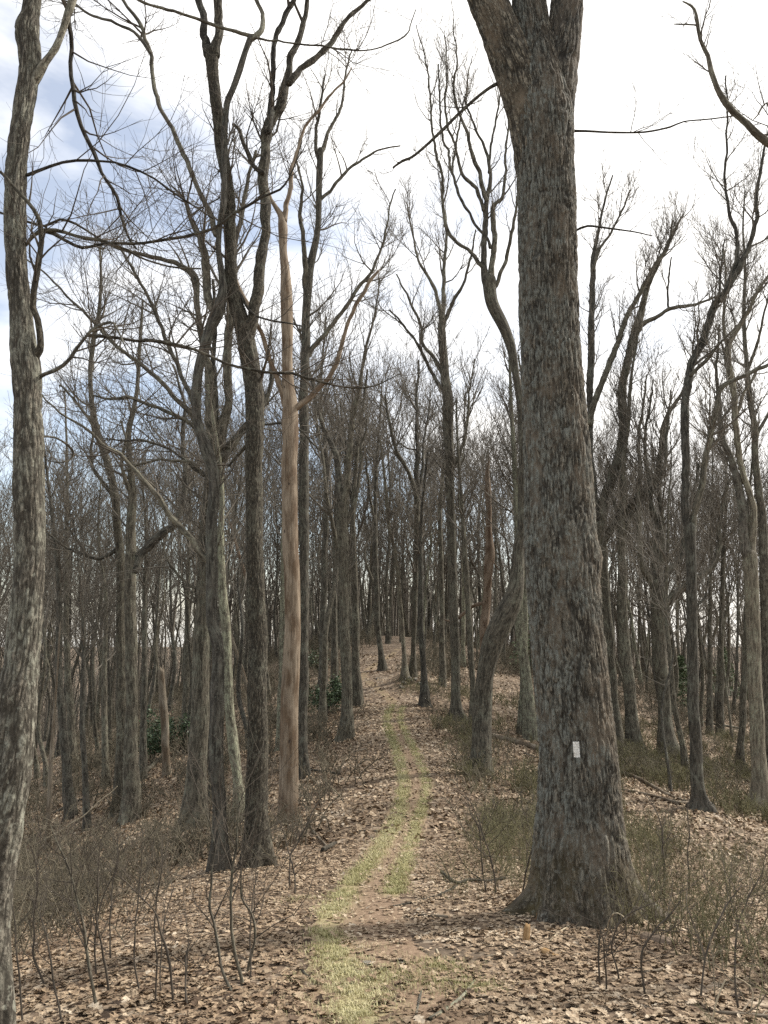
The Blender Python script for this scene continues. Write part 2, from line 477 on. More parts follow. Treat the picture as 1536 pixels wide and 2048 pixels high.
def tube(geo, P, R, S, rough=.1, cap=False, shape=None, fdepth=0., fcell=(.05, .3), seed=1, jag=0.):
    """One detailed polyline: uneven outline, optional bark plates and furrows as real relief."""
    if not cap:
        P2, R2 = dome(P, R)
        P, R = (P2, R2) if shape is None else (P2[4:], R2[4:])
    K = len(P)
    T, n, bb = frames(P)
    th = np.arange(S) * 2 * math.pi / S
    c, s_ = np.cos(th), np.sin(th)
    sl = np.concatenate([[0], np.cumsum(np.linalg.norm(np.diff(P, axis=0), axis=1))])
    Rm = np.repeat(R[:, None], S, 1)
    if shape is not None:
        Rm = Rm * shape(th[None, :], sl[:, None], Rm)
    r0 = float(np.median(R))
    bk = np.stack(np.broadcast_arrays(r0 * c[None, :] + 0 * sl[:, None], r0 * s_[None, :] + 0 * sl[:, None], sl[:, None] + 0 * c[None, :]), -1).reshape(-1, 3) + seed * 3.17
    if rough:
        a = np.stack(np.broadcast_arrays(c[None, :] * .9 + 0 * sl[:, None], s_[None, :] * .9 + 0 * sl[:, None], sl[:, None] / (r0 * 5 + .05) + 0 * c[None, :]), -1).reshape(-1, 3) + seed * 9.1
        nz = vnoise(a, seed) - .5 + .5 * (vnoise(a * 2.3, seed + 1) - .5)
        Rm = Rm * (1 + rough * 1.6 * nz.reshape(K, S))
    fur = np.full(K * S, .8)
    if fdepth:
        cc = np.array([1 / fcell[0], 1 / fcell[0], 1 / fcell[1]])
        w = np.stack([vnoise(bk * np.array([9, 9, 4.]), seed + k) for k in range(3)], 1) - .5
        f1, f2 = worley(bk * cc + w * 1.0, seed)
        e = np.clip((f2 - f1 - .05) / .36, 0, 1)
        e2 = vnoise(bk * np.array([70, 70, 22.]), seed + 5)
        fur = np.clip(e ** .6 * (.75 + .5 * (e2 - .3)), 0, 1)
        Rm = Rm + (fdepth * (fur - .6)).reshape(K, S)
    V = P[:, None, :] + Rm[:, :, None] * (n[:, None, :] * c[None, :, None] + bb[:, None, :] * s_[None, :, None])
    if jag:
        V[-1] += T[-1] * (RNG.random(S) * jag)[:, None]
        V[-2] += T[-1] * (RNG.random(S) * jag * .4)[:, None]
    k = np.arange(K - 1)[:, None] * S
    j = np.arange(S)[None, :]
    jn = (j + 1) % S
    q = np.stack(np.broadcast_arrays(k + j, k + jn, k + S + jn, k + S + j), -1).reshape(-1, 4)
    V = V.reshape(-1, 3)
    tri = None
    if cap:
        V = np.concatenate([V, P[-1:] - T[-1:] * r0 * .25, P[:1]])
        bk = np.concatenate([bk, bk[-1:], bk[:1]]); fur = np.concatenate([fur, [.8, .8]])
        jj = np.arange(S)
        tri = np.concatenate([np.stack([(K - 1) * S + jj, (K - 1) * S + (jj + 1) % S, np.full(S, K * S)], 1),
                              np.stack([(jj + 1) % S, jj, np.full(S, K * S + 1)], 1)])
    geo.add(V, q=q, t=tri, bk=bk, fur=fur)

def spline(pts, ds):
    """Catmull-Rom through rows (x, y, z, r), resampled about every ds metres."""
    A = np.asarray(pts, float)
    if len(A) == 2: A = np.array([A[0], A.mean(0), A[1]])
    E = np.concatenate([[2 * A[0] - A[1]], A, [2 * A[-1] - A[-2]]])
    out = []
    for i in range(1, len(E) - 2):
        nn = max(2, int(np.linalg.norm(E[i + 1, :3] - E[i, :3]) / ds))
        u = (np.arange(nn) / nn)[:, None]
        p0, p1, p2, p3 = E[i - 1], E[i], E[i + 1], E[i + 2]
        out.append(.5 * (2 * p1 + (p2 - p0) * u + (2 * p0 - 5 * p1 + 4 * p2 - p3) * u ** 2 + (3 * p1 - p0 - 3 * p2 + p3) * u ** 3))
    out.append(A[-1:])
    o = np.concatenate(out)
    o[:, 3] = np.maximum(o[:, 3], A[:, 3].min() * .8)
    return o
def kink(sp_, sd):
    s = np.concatenate([[0], np.cumsum(np.linalg.norm(np.diff(sp_[:, :3], axis=0), axis=1))])
    r = sp_[:, 3]
    ramp_ = np.clip(s / .3, 0, 1)
    out = sp_.copy()
    for wl, am in ((.55, 1.0), (.2, .5)):
        w = wl * (.5 + 8 * np.median(r))
        kx = np.floor(s / w); fx = s / w - kx
        for ax in range(3):
            h = lambda q_: hash3(q_, q_ * 0 + ax, q_ * 0 + int(wl * 100), sd) - .5
            out[:, ax] += (h(kx) * (1 - fx) + h(kx + 1) * fx) * am * ramp_ * (min(np.median(r), .035) * 1.7 + .02)
    out[:, 3] *= 1 + .18 * (hash3(np.floor(s / .12), s * 0, s * 0, sd) - .5)
    return out
def resample(P, R, K):
    s = np.concatenate([[0], np.cumsum(np.linalg.norm(np.diff(P, axis=0), axis=1))])
    t = np.linspace(0, s[-1], K)
    return np.stack([np.interp(t, s, P[:, k]) for k in range(3)], 1), np.interp(t, s, R)

def grow(P, R, n, t0, Lr, ang, up, K, rr, rmin, wig=.25, lenw=True, tpow=1.):
    """n child branches on parents P (N,K,3), R (N,K)."""
    Nn, Kp, _ = P.shape
    if Nn == 0 or n == 0: return np.zeros((0, K, 3)), np.zeros((0, K))
    ln = np.linalg.norm(np.diff(P, axis=1), axis=-1).sum(1)
    w = ln / ln.sum() if lenw else np.full(Nn, 1 / Nn)
    idx = RNG.choice(Nn, n, p=w)
    t = t0 + (1 - t0) * RNG.random(n) ** tpow
    f = t * (Kp - 1) * .999
    i = f.astype(int); u = (f - i)[:, None]
    p = P[idx, i] * (1 - u) + P[idx, i + 1] * u
    r = R[idx, i] * (1 - u[:, 0]) + R[idx, i + 1] * u[:, 0]
    T = norm(P[idx, i + 1] - P[idx, i])
    rv = RNG.normal(size=(n, 3))
    pr = norm(rv - (rv * T).sum(1, keepdims=True) * T)
    a = np.radians(RNG.uniform(ang[0], ang[1], n))[:, None]
    d = norm(np.cos(a) * T + np.sin(a) * pr)
    Ln = RNG.uniform(Lr[0], Lr[1], n) * (1.15 - .5 * t)
    rad = np.maximum(np.minimum(r * rr * RNG.uniform(.7, 1.1, n), Ln * .02), rmin * 1.3)
    out = np.empty((n, K, 3)); out[:, 0] = p
    st = (Ln / (K - 1))[:, None]
    for k in range(1, K):
        d = norm(d + RNG.normal(size=(n, 3)) * wig + np.array([0, 0, up]))
        out[:, k] = out[:, k - 1] + d * st
    rd = rad[:, None] + (rmin * .7 - rad[:, None]) * np.linspace(0, 1, K)[None] ** .8
    return out, rd

def crown(geo, P, R, n1, n2, n3, scale=1., up=.12, rmin=.004, t0=.3, ang=(28, 65)):
    a, ar = grow(P, R, n1, t0, (1.0 * scale, 2.6 * scale), ang, up, 6, .6, rmin * 1.3, .16)
    b_, br = grow(a, ar, n2, .15, (.5 * scale, 1.5 * scale), (22, 58), up * 1.1, 5, .7, rmin, .18)
    c_, cr_ = grow(np.concatenate([b_, a[:, :5]]), np.concatenate([br, ar[:, :5]]), n3, .2, (.25 * scale, .8 * scale), (20, 55), up, 3, .7, rmin * .8, .2)
    tubes(geo, a, ar, 4); tubes(geo, b_, br, 3); tubes(geo, c_, cr_, 3)

# ------------------------------------------------------------------ ground
def axis(lim_lo, lim_hi, n, s):
    u = np.linspace(math.asinh(lim_lo / s), math.asinh(lim_hi / s), n)
    return s * np.sinh(u)
gx = axis(-900, 900, 270, 3.0)
gy = 6 + axis(-60, 1800, 310, 5.0)
X, Yg = np.meshgrid(gx, gy, indexing='ij')
Z = gz(X, Yg)
soil_shade_c = hit(900, 1905)
def soil_shade_mask(x, y):  # bare earth patch; its dark tone also paints in the oak's cast shadow
    d = ((x - soil_shade_c[0]) / .85) ** 2 + ((y - soil_shade_c[1]) / .5) ** 2
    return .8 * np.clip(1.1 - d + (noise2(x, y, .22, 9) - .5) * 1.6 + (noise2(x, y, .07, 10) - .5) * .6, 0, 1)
gg = Geo()
ni, nj = X.shape
ii = (np.arange(ni - 1)[:, None] * nj + np.arange(nj - 1)[None]).ravel()
gg.add(np.stack([X.ravel(), Yg.ravel(), Z.ravel()], 1), q=np.stack([ii, ii + nj, ii + nj + 1, ii + 1], 1), tone=soil_shade_mask(X, Yg).ravel())
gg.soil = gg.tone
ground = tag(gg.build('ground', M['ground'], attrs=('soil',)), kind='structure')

def poly_w(pix):
    return np.array([hit(px, py) for px, py in pix])
ctr_px = [(770, 2047), (760, 1990), (745, 1930), (722, 1870), (722, 1830), (742, 1780), (768, 1730), (792, 1680), (815, 1630), (830, 1580), (828, 1540), (815, 1500), (796, 1460), (789, 1435), (795, 1415)]
far_px = [(726, 1352), (757, 1326), (782, 1311), (795, 1298)]
cw = poly_w(ctr_px)[:, :2]
cw = np.concatenate([[[.15, -3.], [.1, 1.5]], cw, poly_w([(782, 1402), (766, 1388), (746, 1370)])[:, :2], poly_w(far_px)[:, :2]])
o_ = np.argsort(cw[:, 1]); cw = cw[o_]
cw = cw[np.concatenate([[True], np.diff(cw[:, 1]) > .12])]
cs = spline(np.concatenate([cw, np.zeros((len(cw), 2))], 1), .25)[:, :2]
lw = poly_w([(735, 2047), (700, 1970), (655, 1895), (648, 1850), (672, 1808), (712, 1755), (757, 1700), (792, 1640), (806, 1580), (803, 1540), (793, 1500), (777, 1460), (775, 1432), (786, 1412)])[:, :2]
rw = poly_w([(785, 1790), (795, 1760), (815, 1710), (829, 1660), (846, 1610), (853, 1565), (842, 1530), (824, 1490), (806, 1455), (801, 1432), (808, 1412)])[:, :2]
ls = spline(np.concatenate([lw, np.zeros((len(lw), 2))], 1), .06)[:, :2]
rs = spline(np.concatenate([rw, np.zeros((len(rw), 2))], 1), .06)[:, :2]
def dist_to(line, x, y):
    d = np.full(x.shape, 99.)
    for k in range(0, len(line), 3):
        d = np.minimum(d, np.hypot(x - line[k, 0], y - line[k, 1]))
    return d
def grass_mask(x, y):
    g1 = np.exp(-(dist_to(ls, x, y) / (.15 + .06 * noise2(x, y, .5, 21))) ** 2)
    g2 = np.exp(-(dist_to(rs, x, y) / .125) ** 2) * .9
    gp = hit(712, 1965)
    g3 = np.clip(1.1 - ((x - gp[0]) / .30) ** 2 - ((y - gp[1]) / .55) ** 2 + (noise2(x, y, .12, 22) - .5) * 2 - .5, 0, 1) * .6
    dc = dist_to(cs, x, y)
    g4 = np.where(y > 34, .5 * np.exp(-(dc / .3) ** 2), 0)
    return np.clip(np.maximum(np.maximum(g1, g2), np.maximum(g3, g4)), 0, 1)
tn = norm(np.gradient(cs, axis=0))
nr = np.stack([tn[:, 1], -tn[:, 0]], 1)
U = np.linspace(-1, 1, 25)
hw = (.52 - .22 * np.clip((cs[:, 1] - 33) / 4, 0, 1) + .2 * np.interp(cs[:, 1], [4, 9, 40], [1.2, .4, 0]))
wob = (noise2(cs[:, 0] * 3, cs[:, 1] * 3, 1.3, 31) - .5) * .3
px_ = cs[:, None, 0] + nr[:, None, 0] * (hw + wob)[:, None] * U[None]
py_ = cs[:, None, 1] + nr[:, None, 1] * (hw + wob)[:, None] * U[None]
pz_ = gz(px_, py_) + .006 - .07 * np.abs(U[None]) ** 8
pg = Geo()
ni, nj = px_.shape
ii = (np.arange(ni - 1)[:, None] * nj + np.arange(nj - 1)[None]).ravel()
pg.add(np.stack([px_.ravel(), py_.ravel(), pz_.ravel()], 1), q=np.stack([ii, ii + 1, ii + nj + 1, ii + nj], 1), tone=grass_mask(px_, py_).ravel())
pg.gr = pg.tone
tag(pg.build('path', M['path'], attrs=('gr',)), kind='structure')

# grass blades along the two wheel-track verges
def blades(geo, x, y, h, w, tone):
    n = len(x)
    z = gz(x, y) + .004
    a = RNG.uniform(0, 2 * math.pi, n); ln = RNG.uniform(.2, 1.1, n)
    side = np.stack([np.cos(a), np.sin(a), 0 * a], 1) * w[:, None]
    lean = np.stack([-np.sin(a), np.cos(a), 0 * a], 1) * (h * ln)[:, None]
    p = np.stack([x, y, z], 1)
    upv = np.array([0, 0, 1.])[None] * h[:, None]
    V = np.stack([p - side, p + side, p + upv * .65 + lean * .35 + side * .7, p + upv * .65 + lean * .35 - side * .7, p + upv * (1 - .3 * ln)[:, None] + lean], 1)
    b0 = np.arange(n)[:, None] * 5
    geo.add(V.reshape(-1, 3), q=b0 + np.array([[0, 1, 2, 3]]), t=b0 + np.array([[3, 2, 4]]), tone=np.repeat(tone, 5))
gr = Geo()
for line, sd, nn in ((ls, .10, 48000), (rs, .085, 27000)):
    s = np.concatenate([[0], np.cumsum(np.hypot(*np.diff(line, axis=0).T))])
    tt = RNG.random(nn) ** 1.5 * s[-1]
    x = np.interp(tt, s, line[:, 0]) + RNG.normal(size=nn) * sd
    y = np.interp(tt, s, line[:, 1]) + RNG.normal(size=nn) * sd
    nz_ = .6 * noise2(x, y, .3, 41) + .4 * noise2(x, y, .09, 44)
    keep = RNG.random(nn) < np.clip((nz_ - np.interp(y, [4, 8, 12], [.38, .34, .22])) * 3.2, 0, 1)
    x, y = x[keep], y[keep]; d = y
    blades(gr, x, y, RNG.uniform(.012, .04, len(x)) * (1 + .02 * d), (.0016 + .00016 * d) * RNG.uniform(.7, 1.3, len(x)), np.clip(RNG.normal(.55, .25, len(x)) + (noise2(x, y, 1.5, 42) - .5) * .6, 0, 1))
gp = hit(712, 1965)
x = gp[0] + RNG.normal(size=7000) * .22; y = gp[1] + RNG.normal(size=7000) * .5
keep = RNG.random(7000) < np.clip((.5 * noise2(x, y, .2, 43) + .5 * noise2(x, y, .07, 45) - .42) * 4, 0, 1)
x, y = x[keep], y[keep]
blades(gr, x, y, RNG.uniform(.012, .045, len(x)), np.full(len(x), .0018), np.clip(RNG.normal(.75, .2, len(x)), 0, 1))
for cx, cy_, nn in ((880, 1935, 900), (930, 1975, 900), (800, 1960, 700), (600, 1800, 300)):
    q_ = hit(cx, cy_)
    x = q_[0] + RNG.normal(size=nn) * .14; y = q_[1] + RNG.normal(size=nn) * .14
    blades(gr, x, y, RNG.uniform(.02, .05, nn), np.full(nn, .0018), np.clip(RNG.normal(.3, .25, nn), 0, 1))
tag(gr.build('grass', M['grass'], attrs=('tone',)), kind='stuff')

# ------------------------------------------------------------------ leaf litter
def leaf_proto(stations):
    """Oak leaf outline: midrib plus lobed edges; rows (t, half width)."""
    v = []; q = []
    for k, (tt, w) in enumerate(stations):
        v += [(-w, tt, .0), (0, tt, 0), (w, tt, 0)]
        if k:
            a = (k - 1) * 3
            q += [(a, a + 1, a + 4, a + 3), (a + 1, a + 2, a + 5, a + 4)]
    return np.array(v, float), np.array(q)
NEAR = leaf_proto([(0, .02), (.24, .28), (.36, .14), (.54, .36), (.64, .16), (.8, .26), (1., .05)])
MID = (np.array([(-.05, 0, 0), (.05, 0, 0), (.3, .35, .03), (-.3, .3, .03), (.12, .55, -.02), (-.12, .5, -.02), (.28, .75, .03), (-.24, .72, .03), (.03, 1, .05), (-.03, 1, .05)]), np.array([(0, 1, 2, 3), (3, 2, 4, 5), (5, 4, 6, 7), (7, 6, 8, 9)]))
FAR = leaf_proto([(0, .16), (1., .28)])
FAR = (np.array([(-.2, 0, 0), (.2, 0, 0), (.32, .55, 0), (-.32, .55, 0), (.1, 1, .05), (-.1, 1, .05)]), np.array([(0, 1, 2, 3), (3, 2, 4, 5)]))
def scatter_leaves(geo, proto, x, y, size, lift, tone, tilt):
    n = len(x)
    V, Q = proto
    bend = RNG.normal(0, .4, n); cup = RNG.normal(.15, .35, n)
    lx = V[None, :, 0] * size[:, None] * RNG.uniform(.8, 1.25, n)[:, None]
    ly = (V[None, :, 1] - .5) * size[:, None]
    lz = (cup[:, None] * (V[None, :, 0] ** 2) * 2.2 + bend[:, None] * ((V[None, :, 1] - .5) ** 2)) * size[:, None]
    lz = lz + RNG.normal(0, .03, (n, V.shape[0])) * size[:, None]
    a = RNG.uniform(0, 2 * math.pi, n)[:, None]
    tx = RNG.normal(0, tilt, n)[:, None]; ty = RNG.normal(0, tilt, n)[:, None]
    y1 = ly * np.cos(tx) - lz * np.sin(tx); z1 = ly * np.sin(tx) + lz * np.cos(tx)
    x1 = lx * np.cos(ty) + z1 * np.sin(ty); z2 = -lx * np.sin(ty) + z1 * np.cos(ty)
    wx = x1 * np.cos(a) - y1 * np.sin(a); wy = x1 * np.sin(a) + y1 * np.cos(a)
    gx_, gy_ = x[:, None] + wx, y[:, None] + wy
    z = gz(x, y)[:, None]
    e = .15
    sx = (gz(x + e, y) - gz(x - e, y)) / (2 * e); sy = (gz(x, y + e) - gz(x, y - e)) / (2 * e)
    z = z + sx[:, None] * wx + sy[:, None] * wy + z2 - np.minimum(z2.min(1, keepdims=True), 0) * .75 + lift[:, None]
    b0 = (np.arange(n) * V.shape[0])[:, None, None]
    geo.add(np.stack([gx_, gy_, z], -1).reshape(-1, 3), q=(b0 + Q[None]).reshape(-1, 4), tone=np.repeat(tone, V.shape[0]))
def wedge(n, y0, y1, mx=1.0):
    y = np.sqrt(RNG.uniform(y0 ** 2, y1 ** 2, n))
    return RNG.uniform(-1, 1, n) * (.50 * y + mx), y
def leaf_keep(x, y, base=1.):
    d = np.abs(x - np.interp(y, cs[:, 1], cs[:, 0]))
    dens = np.where(d < .55, np.where(y > 33, .95, np.where(y > 9, .42, .5)), 1.) * base
    dens = dens * (1 - .85 * soil_shade_mask(x, y)) * (1 - .8 * grass_mask(x, y)) * (.55 + .75 * noise2(x, y, .8, 51))
    dens = dens * np.where((x - OAK[0]) ** 2 + (y - OAK[1]) ** 2 < .12, 0, 1)
    return RNG.random(len(x)) < dens
def leaf_tone(x, y):
    return np.clip(.16 + .80 * RNG.beta(3., 2.6, len(x)) + (noise2(x, y, 1.1, 52) - .5) * .36, .1, 1)
lt = Geo()
for proto, n, y0, y1, sz, tilt in ((NEAR, 18000, 3.4, 8., (.042, .09), .15), (MID, 36000, 8., 15., (.042, .088), .18), (FAR, 76000, 15., 36., (.06, .12), .4), (FAR, 11000, 36., 55., (.1, .19), .4)):
    x, y = wedge(n, y0, y1)
    k = leaf_keep(x, y); x, y = x[k], y[k]
    scatter_leaves(lt, proto, x, y, RNG.uniform(*sz, len(x)), RNG.uniform(.0, .02, len(x)), leaf_tone(x, y), tilt)
# drifts against the oak's roots
a = RNG.uniform(0, 6.28, 900); r = .42 + np.abs(RNG.normal(0, .28, 900))
x = OAK[0] + np.cos(a) * r; y = OAK[1] + np.sin(a) * r
scatter_leaves(lt, NEAR, x, y, RNG.uniform(.05, .1, 900), RNG.uniform(0, .05, 900) * np.exp(-(r - .42) / .2), leaf_tone(x, y), .5)
tag(lt.build('leaf_litter', M['litter'], smooth=False, attrs=('tone',)), kind='stuff')
# the largest leaves, one by one, lying on the ground
protos = []
for k in range(8):
    g1 = Geo()
    V, Q = NEAR
    w = RNG.uniform(.85, 1.2)
    zz = RNG.normal(.3, .35) * V[:, 0] ** 2 * 2 + RNG.normal(0, .4) * (V[:, 1] - .5) ** 2 + RNG.normal(0, .025, len(V))
    g1.add(np.stack([V[:, 0] * w, V[:, 1] - .5, zz - zz.min() * .8], 1), q=Q)
    protos.append(g1.mesh('fallen_leaf', M['leaf'], smooth=False, attrs=()))
x, y = wedge(900, 3.6, 6.6, .2)
k = leaf_keep(x, y, .8); x, y = x[k][:260], y[k][:260]
z = gz(x, y)
for k in range(len(x)):
    o = bpy.data.objects.new('fallen_leaf', protos[k % 8]); C.objects.link(o); o.parent = ground
    s = RNG.uniform(.08, .115)
    sx = float((gz(x[k] + .1, y[k]) - gz(x[k] - .1, y[k])) / .2); sy = float((gz(x[k], y[k] + .1) - gz(x[k], y[k] - .1)) / .2)
    o.location = (x[k], y[k], z[k] + .018); o.scale = (s, s, s)
    o.rotation_euler = (math.atan(sy) + RNG.normal(0, .2), -math.atan(sx) + RNG.normal(0, .2), RNG.uniform(0, 6.28))

# ------------------------------------------------------------------ traced trees
def branch3d(rows, Y, drift=0., j0=None):
    """rows (px, py, width in px): a limb at depth Y that drifts in depth as it leaves its start."""
    x0, y0 = rows[0][0], rows[0][1]
    span = max(math.hypot(r[0] - x0, r[1] - y0) for r in rows) + 1e-6
    out = []
    for px, py, w in rows:
        yy = Y + drift * math.hypot(px - x0, py - y0) / span
        p = at(px, py, yy)
        out.append((*p, w * .5 * yy / FPX))
    if rows[-1][1] < 25 and rows[-1][2] >= 5:
        a, c = np.array(out[-2]), np.array(out[-1])
        d = norm(c[:3] - a[:3])
        for k, f in ((1.5, .75), (3.2, .45), (5., .15)):
            out.append((*(c[:3] + d * k * Y / 14), c[3] * f))
    return out
TREES = []
def tree(name, label, mat, trunk, limbs=(), Y=None, twigs=(22, 110, 380), S=14, ds=.1, fur=None, scale=1., up=.12, cat='tree', seed=1, top_cap=False, group=None, flare=1.6, trunk_twigs=True, t0=.3):
    base = hit(trunk[0][0], trunk[0][1])
    if Y is None: Y = float(base[1])
    rmin = .00023 * Y
    rows = branch3d(trunk, Y)
    b3 = np.array(rows[0][:3])
    g0 = float(gz(b3[0], b3[1]))
    root = thing(name, label, cat, (b3[0], b3[1], g0), group)
    first = list(rows[0]); first[2] = g0 - .12
    if b3[2] > g0 + .05: rows[0] = (b3[0], b3[1], b3[2], rows[0][3])
    rows = [(first[0], first[1], g0 - .15, first[3] * flare)] + [(rows[0][0], rows[0][1], max(rows[0][2], g0 + .12), rows[0][3] * (1 + (flare - 1) * .45))] + rows[1:]
    sp = spline(rows, ds)
    P, R = sp[:, :3], sp[:, 3]
    hgt = P[:, 2] - g0
    P = P + (np.stack([vnoise(np.stack([hgt / .9, hgt * 0 + seed * 5.3, hgt * 0], 1), seed), vnoise(np.stack([hgt / .9, hgt * 0 + seed * 2.3, hgt * 0 + 9], 1), seed), hgt * 0 + .5], 1) - .5) * (R * .35)[:, None]
    g = Geo()
    def lobes(th, s, r):
        return 1 + .24 * np.exp(-s / .38) * np.sin(th * 4 + seed) + .13 * np.exp(-s / .28) * np.sin(th * 7 + seed * 2)
    tube(g, P, R, S, .09, top_cap, lobes, *(fur or (0., (.05, .3))), seed, .25 if top_cap else 0.)
    g.build('trunk', mat, root, root.location, attrs=('bk', 'fur'))
    par = []
    if trunk_twigs: par.append(resample(P[len(P) // 3:], R[len(P) // 3:], 16))
    for k, lb in enumerate(limbs):
        dr = lb[0] if isinstance(lb[0], (int, float)) else None
        rws = lb[1:] if dr is not None else lb
        ext = math.hypot(rws[-1][0] - rws[0][0], rws[-1][1] - rws[0][1]) * Y / FPX
        if dr is None: dr = ext * RNG.uniform(-.35, .35)
        sp = spline(branch3d(rws, Y, dr), max(ds, .09))
        sp = kink(sp, seed + k)
        g = Geo()
        r0 = sp[0, 3]
        tube(g, sp[:, :3], sp[:, 3], max(6, int(S * .6)), .09, top_cap, None, *((fur[0] * .6, fur[1]) if fur and r0 > .05 else (0., (.05, .3))), seed + k + 3, .1 if top_cap else 0.)
        g.build('limb', M['dark'] if (mat is M['grey'] and k > 0 and k != 5) else mat, root, root.location, attrs=('bk', 'fur'))  # most limbs of the grey tree darkened in colour for a backlit silhouette
        par.append(resample(sp[:, :3], sp[:, 3], 16))
    if twigs and par:
        g = Geo()
        PP = np.stack([p for p, r in par]); RR = np.stack([r for p, r in par])
        crown(g, PP, RR, *twigs, scale=scale, up=up, rmin=rmin, t0=t0)
        g.build('crown', M['twig_dark'] if Y < 14 else M['twig'], root, root.location)
    TREES.append((b3[0], b3[1]))
    return root, Y

# --- the great oak beside the trail, with its painted blaze
OAKP = hit(1165, 1828); OY = float(OAKP[1])
edges = [(1700, 1073, 1247), (1600, 1079, 1236), (1486, 1079, 1226), (1400, 1072, 1216), (1300, 1064, 1208), (1200, 1056, 1199), (1100, 1050, 1194), (1000, 1050, 1187), (900, 1047, 1180), (800, 1043, 1172), (700, 1039, 1164), (600, 1036, 1159), (500, 1034, 1156), (400, 1032, 1154), (320, 1028, 1151), (250, 1019, 1150), (190, 1018, 1140), (130, 1020, 1122), (80, 1021, 1108), (30, 1022, 1098), (-20, 1022, 1092), (-80, 1024, 1086)]
oak_rows = []
for py, a, c in edges:
    p = at((a + c) / 2, py, OY); oak_rows.append((*p, (c - a) / 2 * OY / FPX))
og = float(gz(oak_rows[0][0], OY))
x0, r0 = oak_rows[0][0], oak_rows[0][3]
oak_rows = [(x0 + .02, OY, og - .25, r0 * 1.14), (x0 + .015, OY, og + .10, r0 * 1.09), (x0 + .01, OY, og + .3, r0 * 1.03)] + [r for r in oak_rows if r[2] > og + .42]
sp = spline(oak_rows, .0145)
roots = [(.1, .8), (.8, .5), (1.5, 1.45), (2.5, .6), (3.6, .7), (4.6, 1.35), (5.4, .45), (5.95, .25)]
burl_z = float(at(1050, 1115, OY)[2])
def oak_shape(th, s, r):
    z = s - .25
    f = np.exp(-np.clip(z, 0, 9) / .23)
    m_ = 1 + 0 * th * s
    for a, w in roots:
        d = np.abs((th - a + math.pi) % (2 * math.pi) - math.pi)
        m_ = m_ + f * (.44 * w) * np.exp(-(d / .17) ** 2)
    m_ = m_ + .07 * np.exp(-np.clip(z, 0, 9) / .45) + .05 * np.exp(-np.clip(z, 0, 9) / .6) * np.sin(th * 6 + 1.)
    d = np.abs((th - 1.72 + math.pi) % (2 * math.pi) - math.pi)
    m_ = m_ + .15 * np.exp(-(d / .42) ** 2 - ((s + og - .25 - burl_z) / .17) ** 2)
    return m_
oak = thing('oak_tree', 'massive lichen-covered oak with a white painted blaze beside the trail', 'tree', (x0, OY, og))
OAK_S = 204
g = Geo()
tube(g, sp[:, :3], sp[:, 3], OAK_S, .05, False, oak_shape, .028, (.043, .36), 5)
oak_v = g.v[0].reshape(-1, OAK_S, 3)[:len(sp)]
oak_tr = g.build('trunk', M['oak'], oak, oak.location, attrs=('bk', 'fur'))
par = []
top = sp[-1]
for rows, dr in (([(1082, 400, 84), (1074, 330, 90), (1063, 255, 90), (1047, 190, 92), (1032, 140, 90), (1014, 95, 86), (993, 45, 82), (975, 0, 80), (952, -60, 74)], -.1), ([(1108, 400, 78), (1108, 320, 84), (1108, 250, 84), (1111, 190, 84), (1117, 140, 82), (1123, 95, 78), (1130, 45, 72), (1135, 0, 70), (1142, -60, 64)], .05)):
    s2 = spline(branch3d(rows, OY, dr), .03)
    g = Geo(); tube(g, s2[:, :3], s2[:, 3], 110, .05, False, None, .026, (.052, .42), 9)
    g.build('limb', M['oak'], oak, oak.location, attrs=('bk', 'fur'))
    par.append(resample(s2[:, :3], s2[:, 3], 16))
for rows in ([(1012, 160, 9), (985, 172, 8), (960, 190, 7), (920, 225, 7), (880, 265, 7), (830, 310, 6), (805, 322, 6), (786, 335, 4)], [(1145, 262, 6), (1170, 262, 5), (1230, 265, 4), (1290, 264, 4), (1340, 254, 4), (1368, 243, 3), (1420, 238, 3), (1490, 229, 2)], [(1150, 462, 5), (1175, 452, 5), (1220, 457, 4), (1270, 464, 3), (1305, 472, 2)]):
    s2 = spline(branch3d(rows, OY, -.4), .06)
    g = Geo(); tube(g, s2[:, :3], s2[:, 3], 8, .12, True); g.build('limb', M['dark'], oak, oak.location, attrs=('bk', 'fur'))
    par.append(resample(s2[:, :3], s2[:, 3], 16))
g = Geo()
crown(g, np.stack([p for p, r in par[2:]]), np.stack([r for p, r in par[2:]]), 14, 26, 50, scale=.28, rmin=.0022)
crown(g, np.stack([p for p, r in par[:2]]), np.stack([r for p, r in par[:2]]), 40, 120, 200, scale=1.2, rmin=.004, t0=.6)
g.build('crown', M['twig_dark'], oak, oak.location)
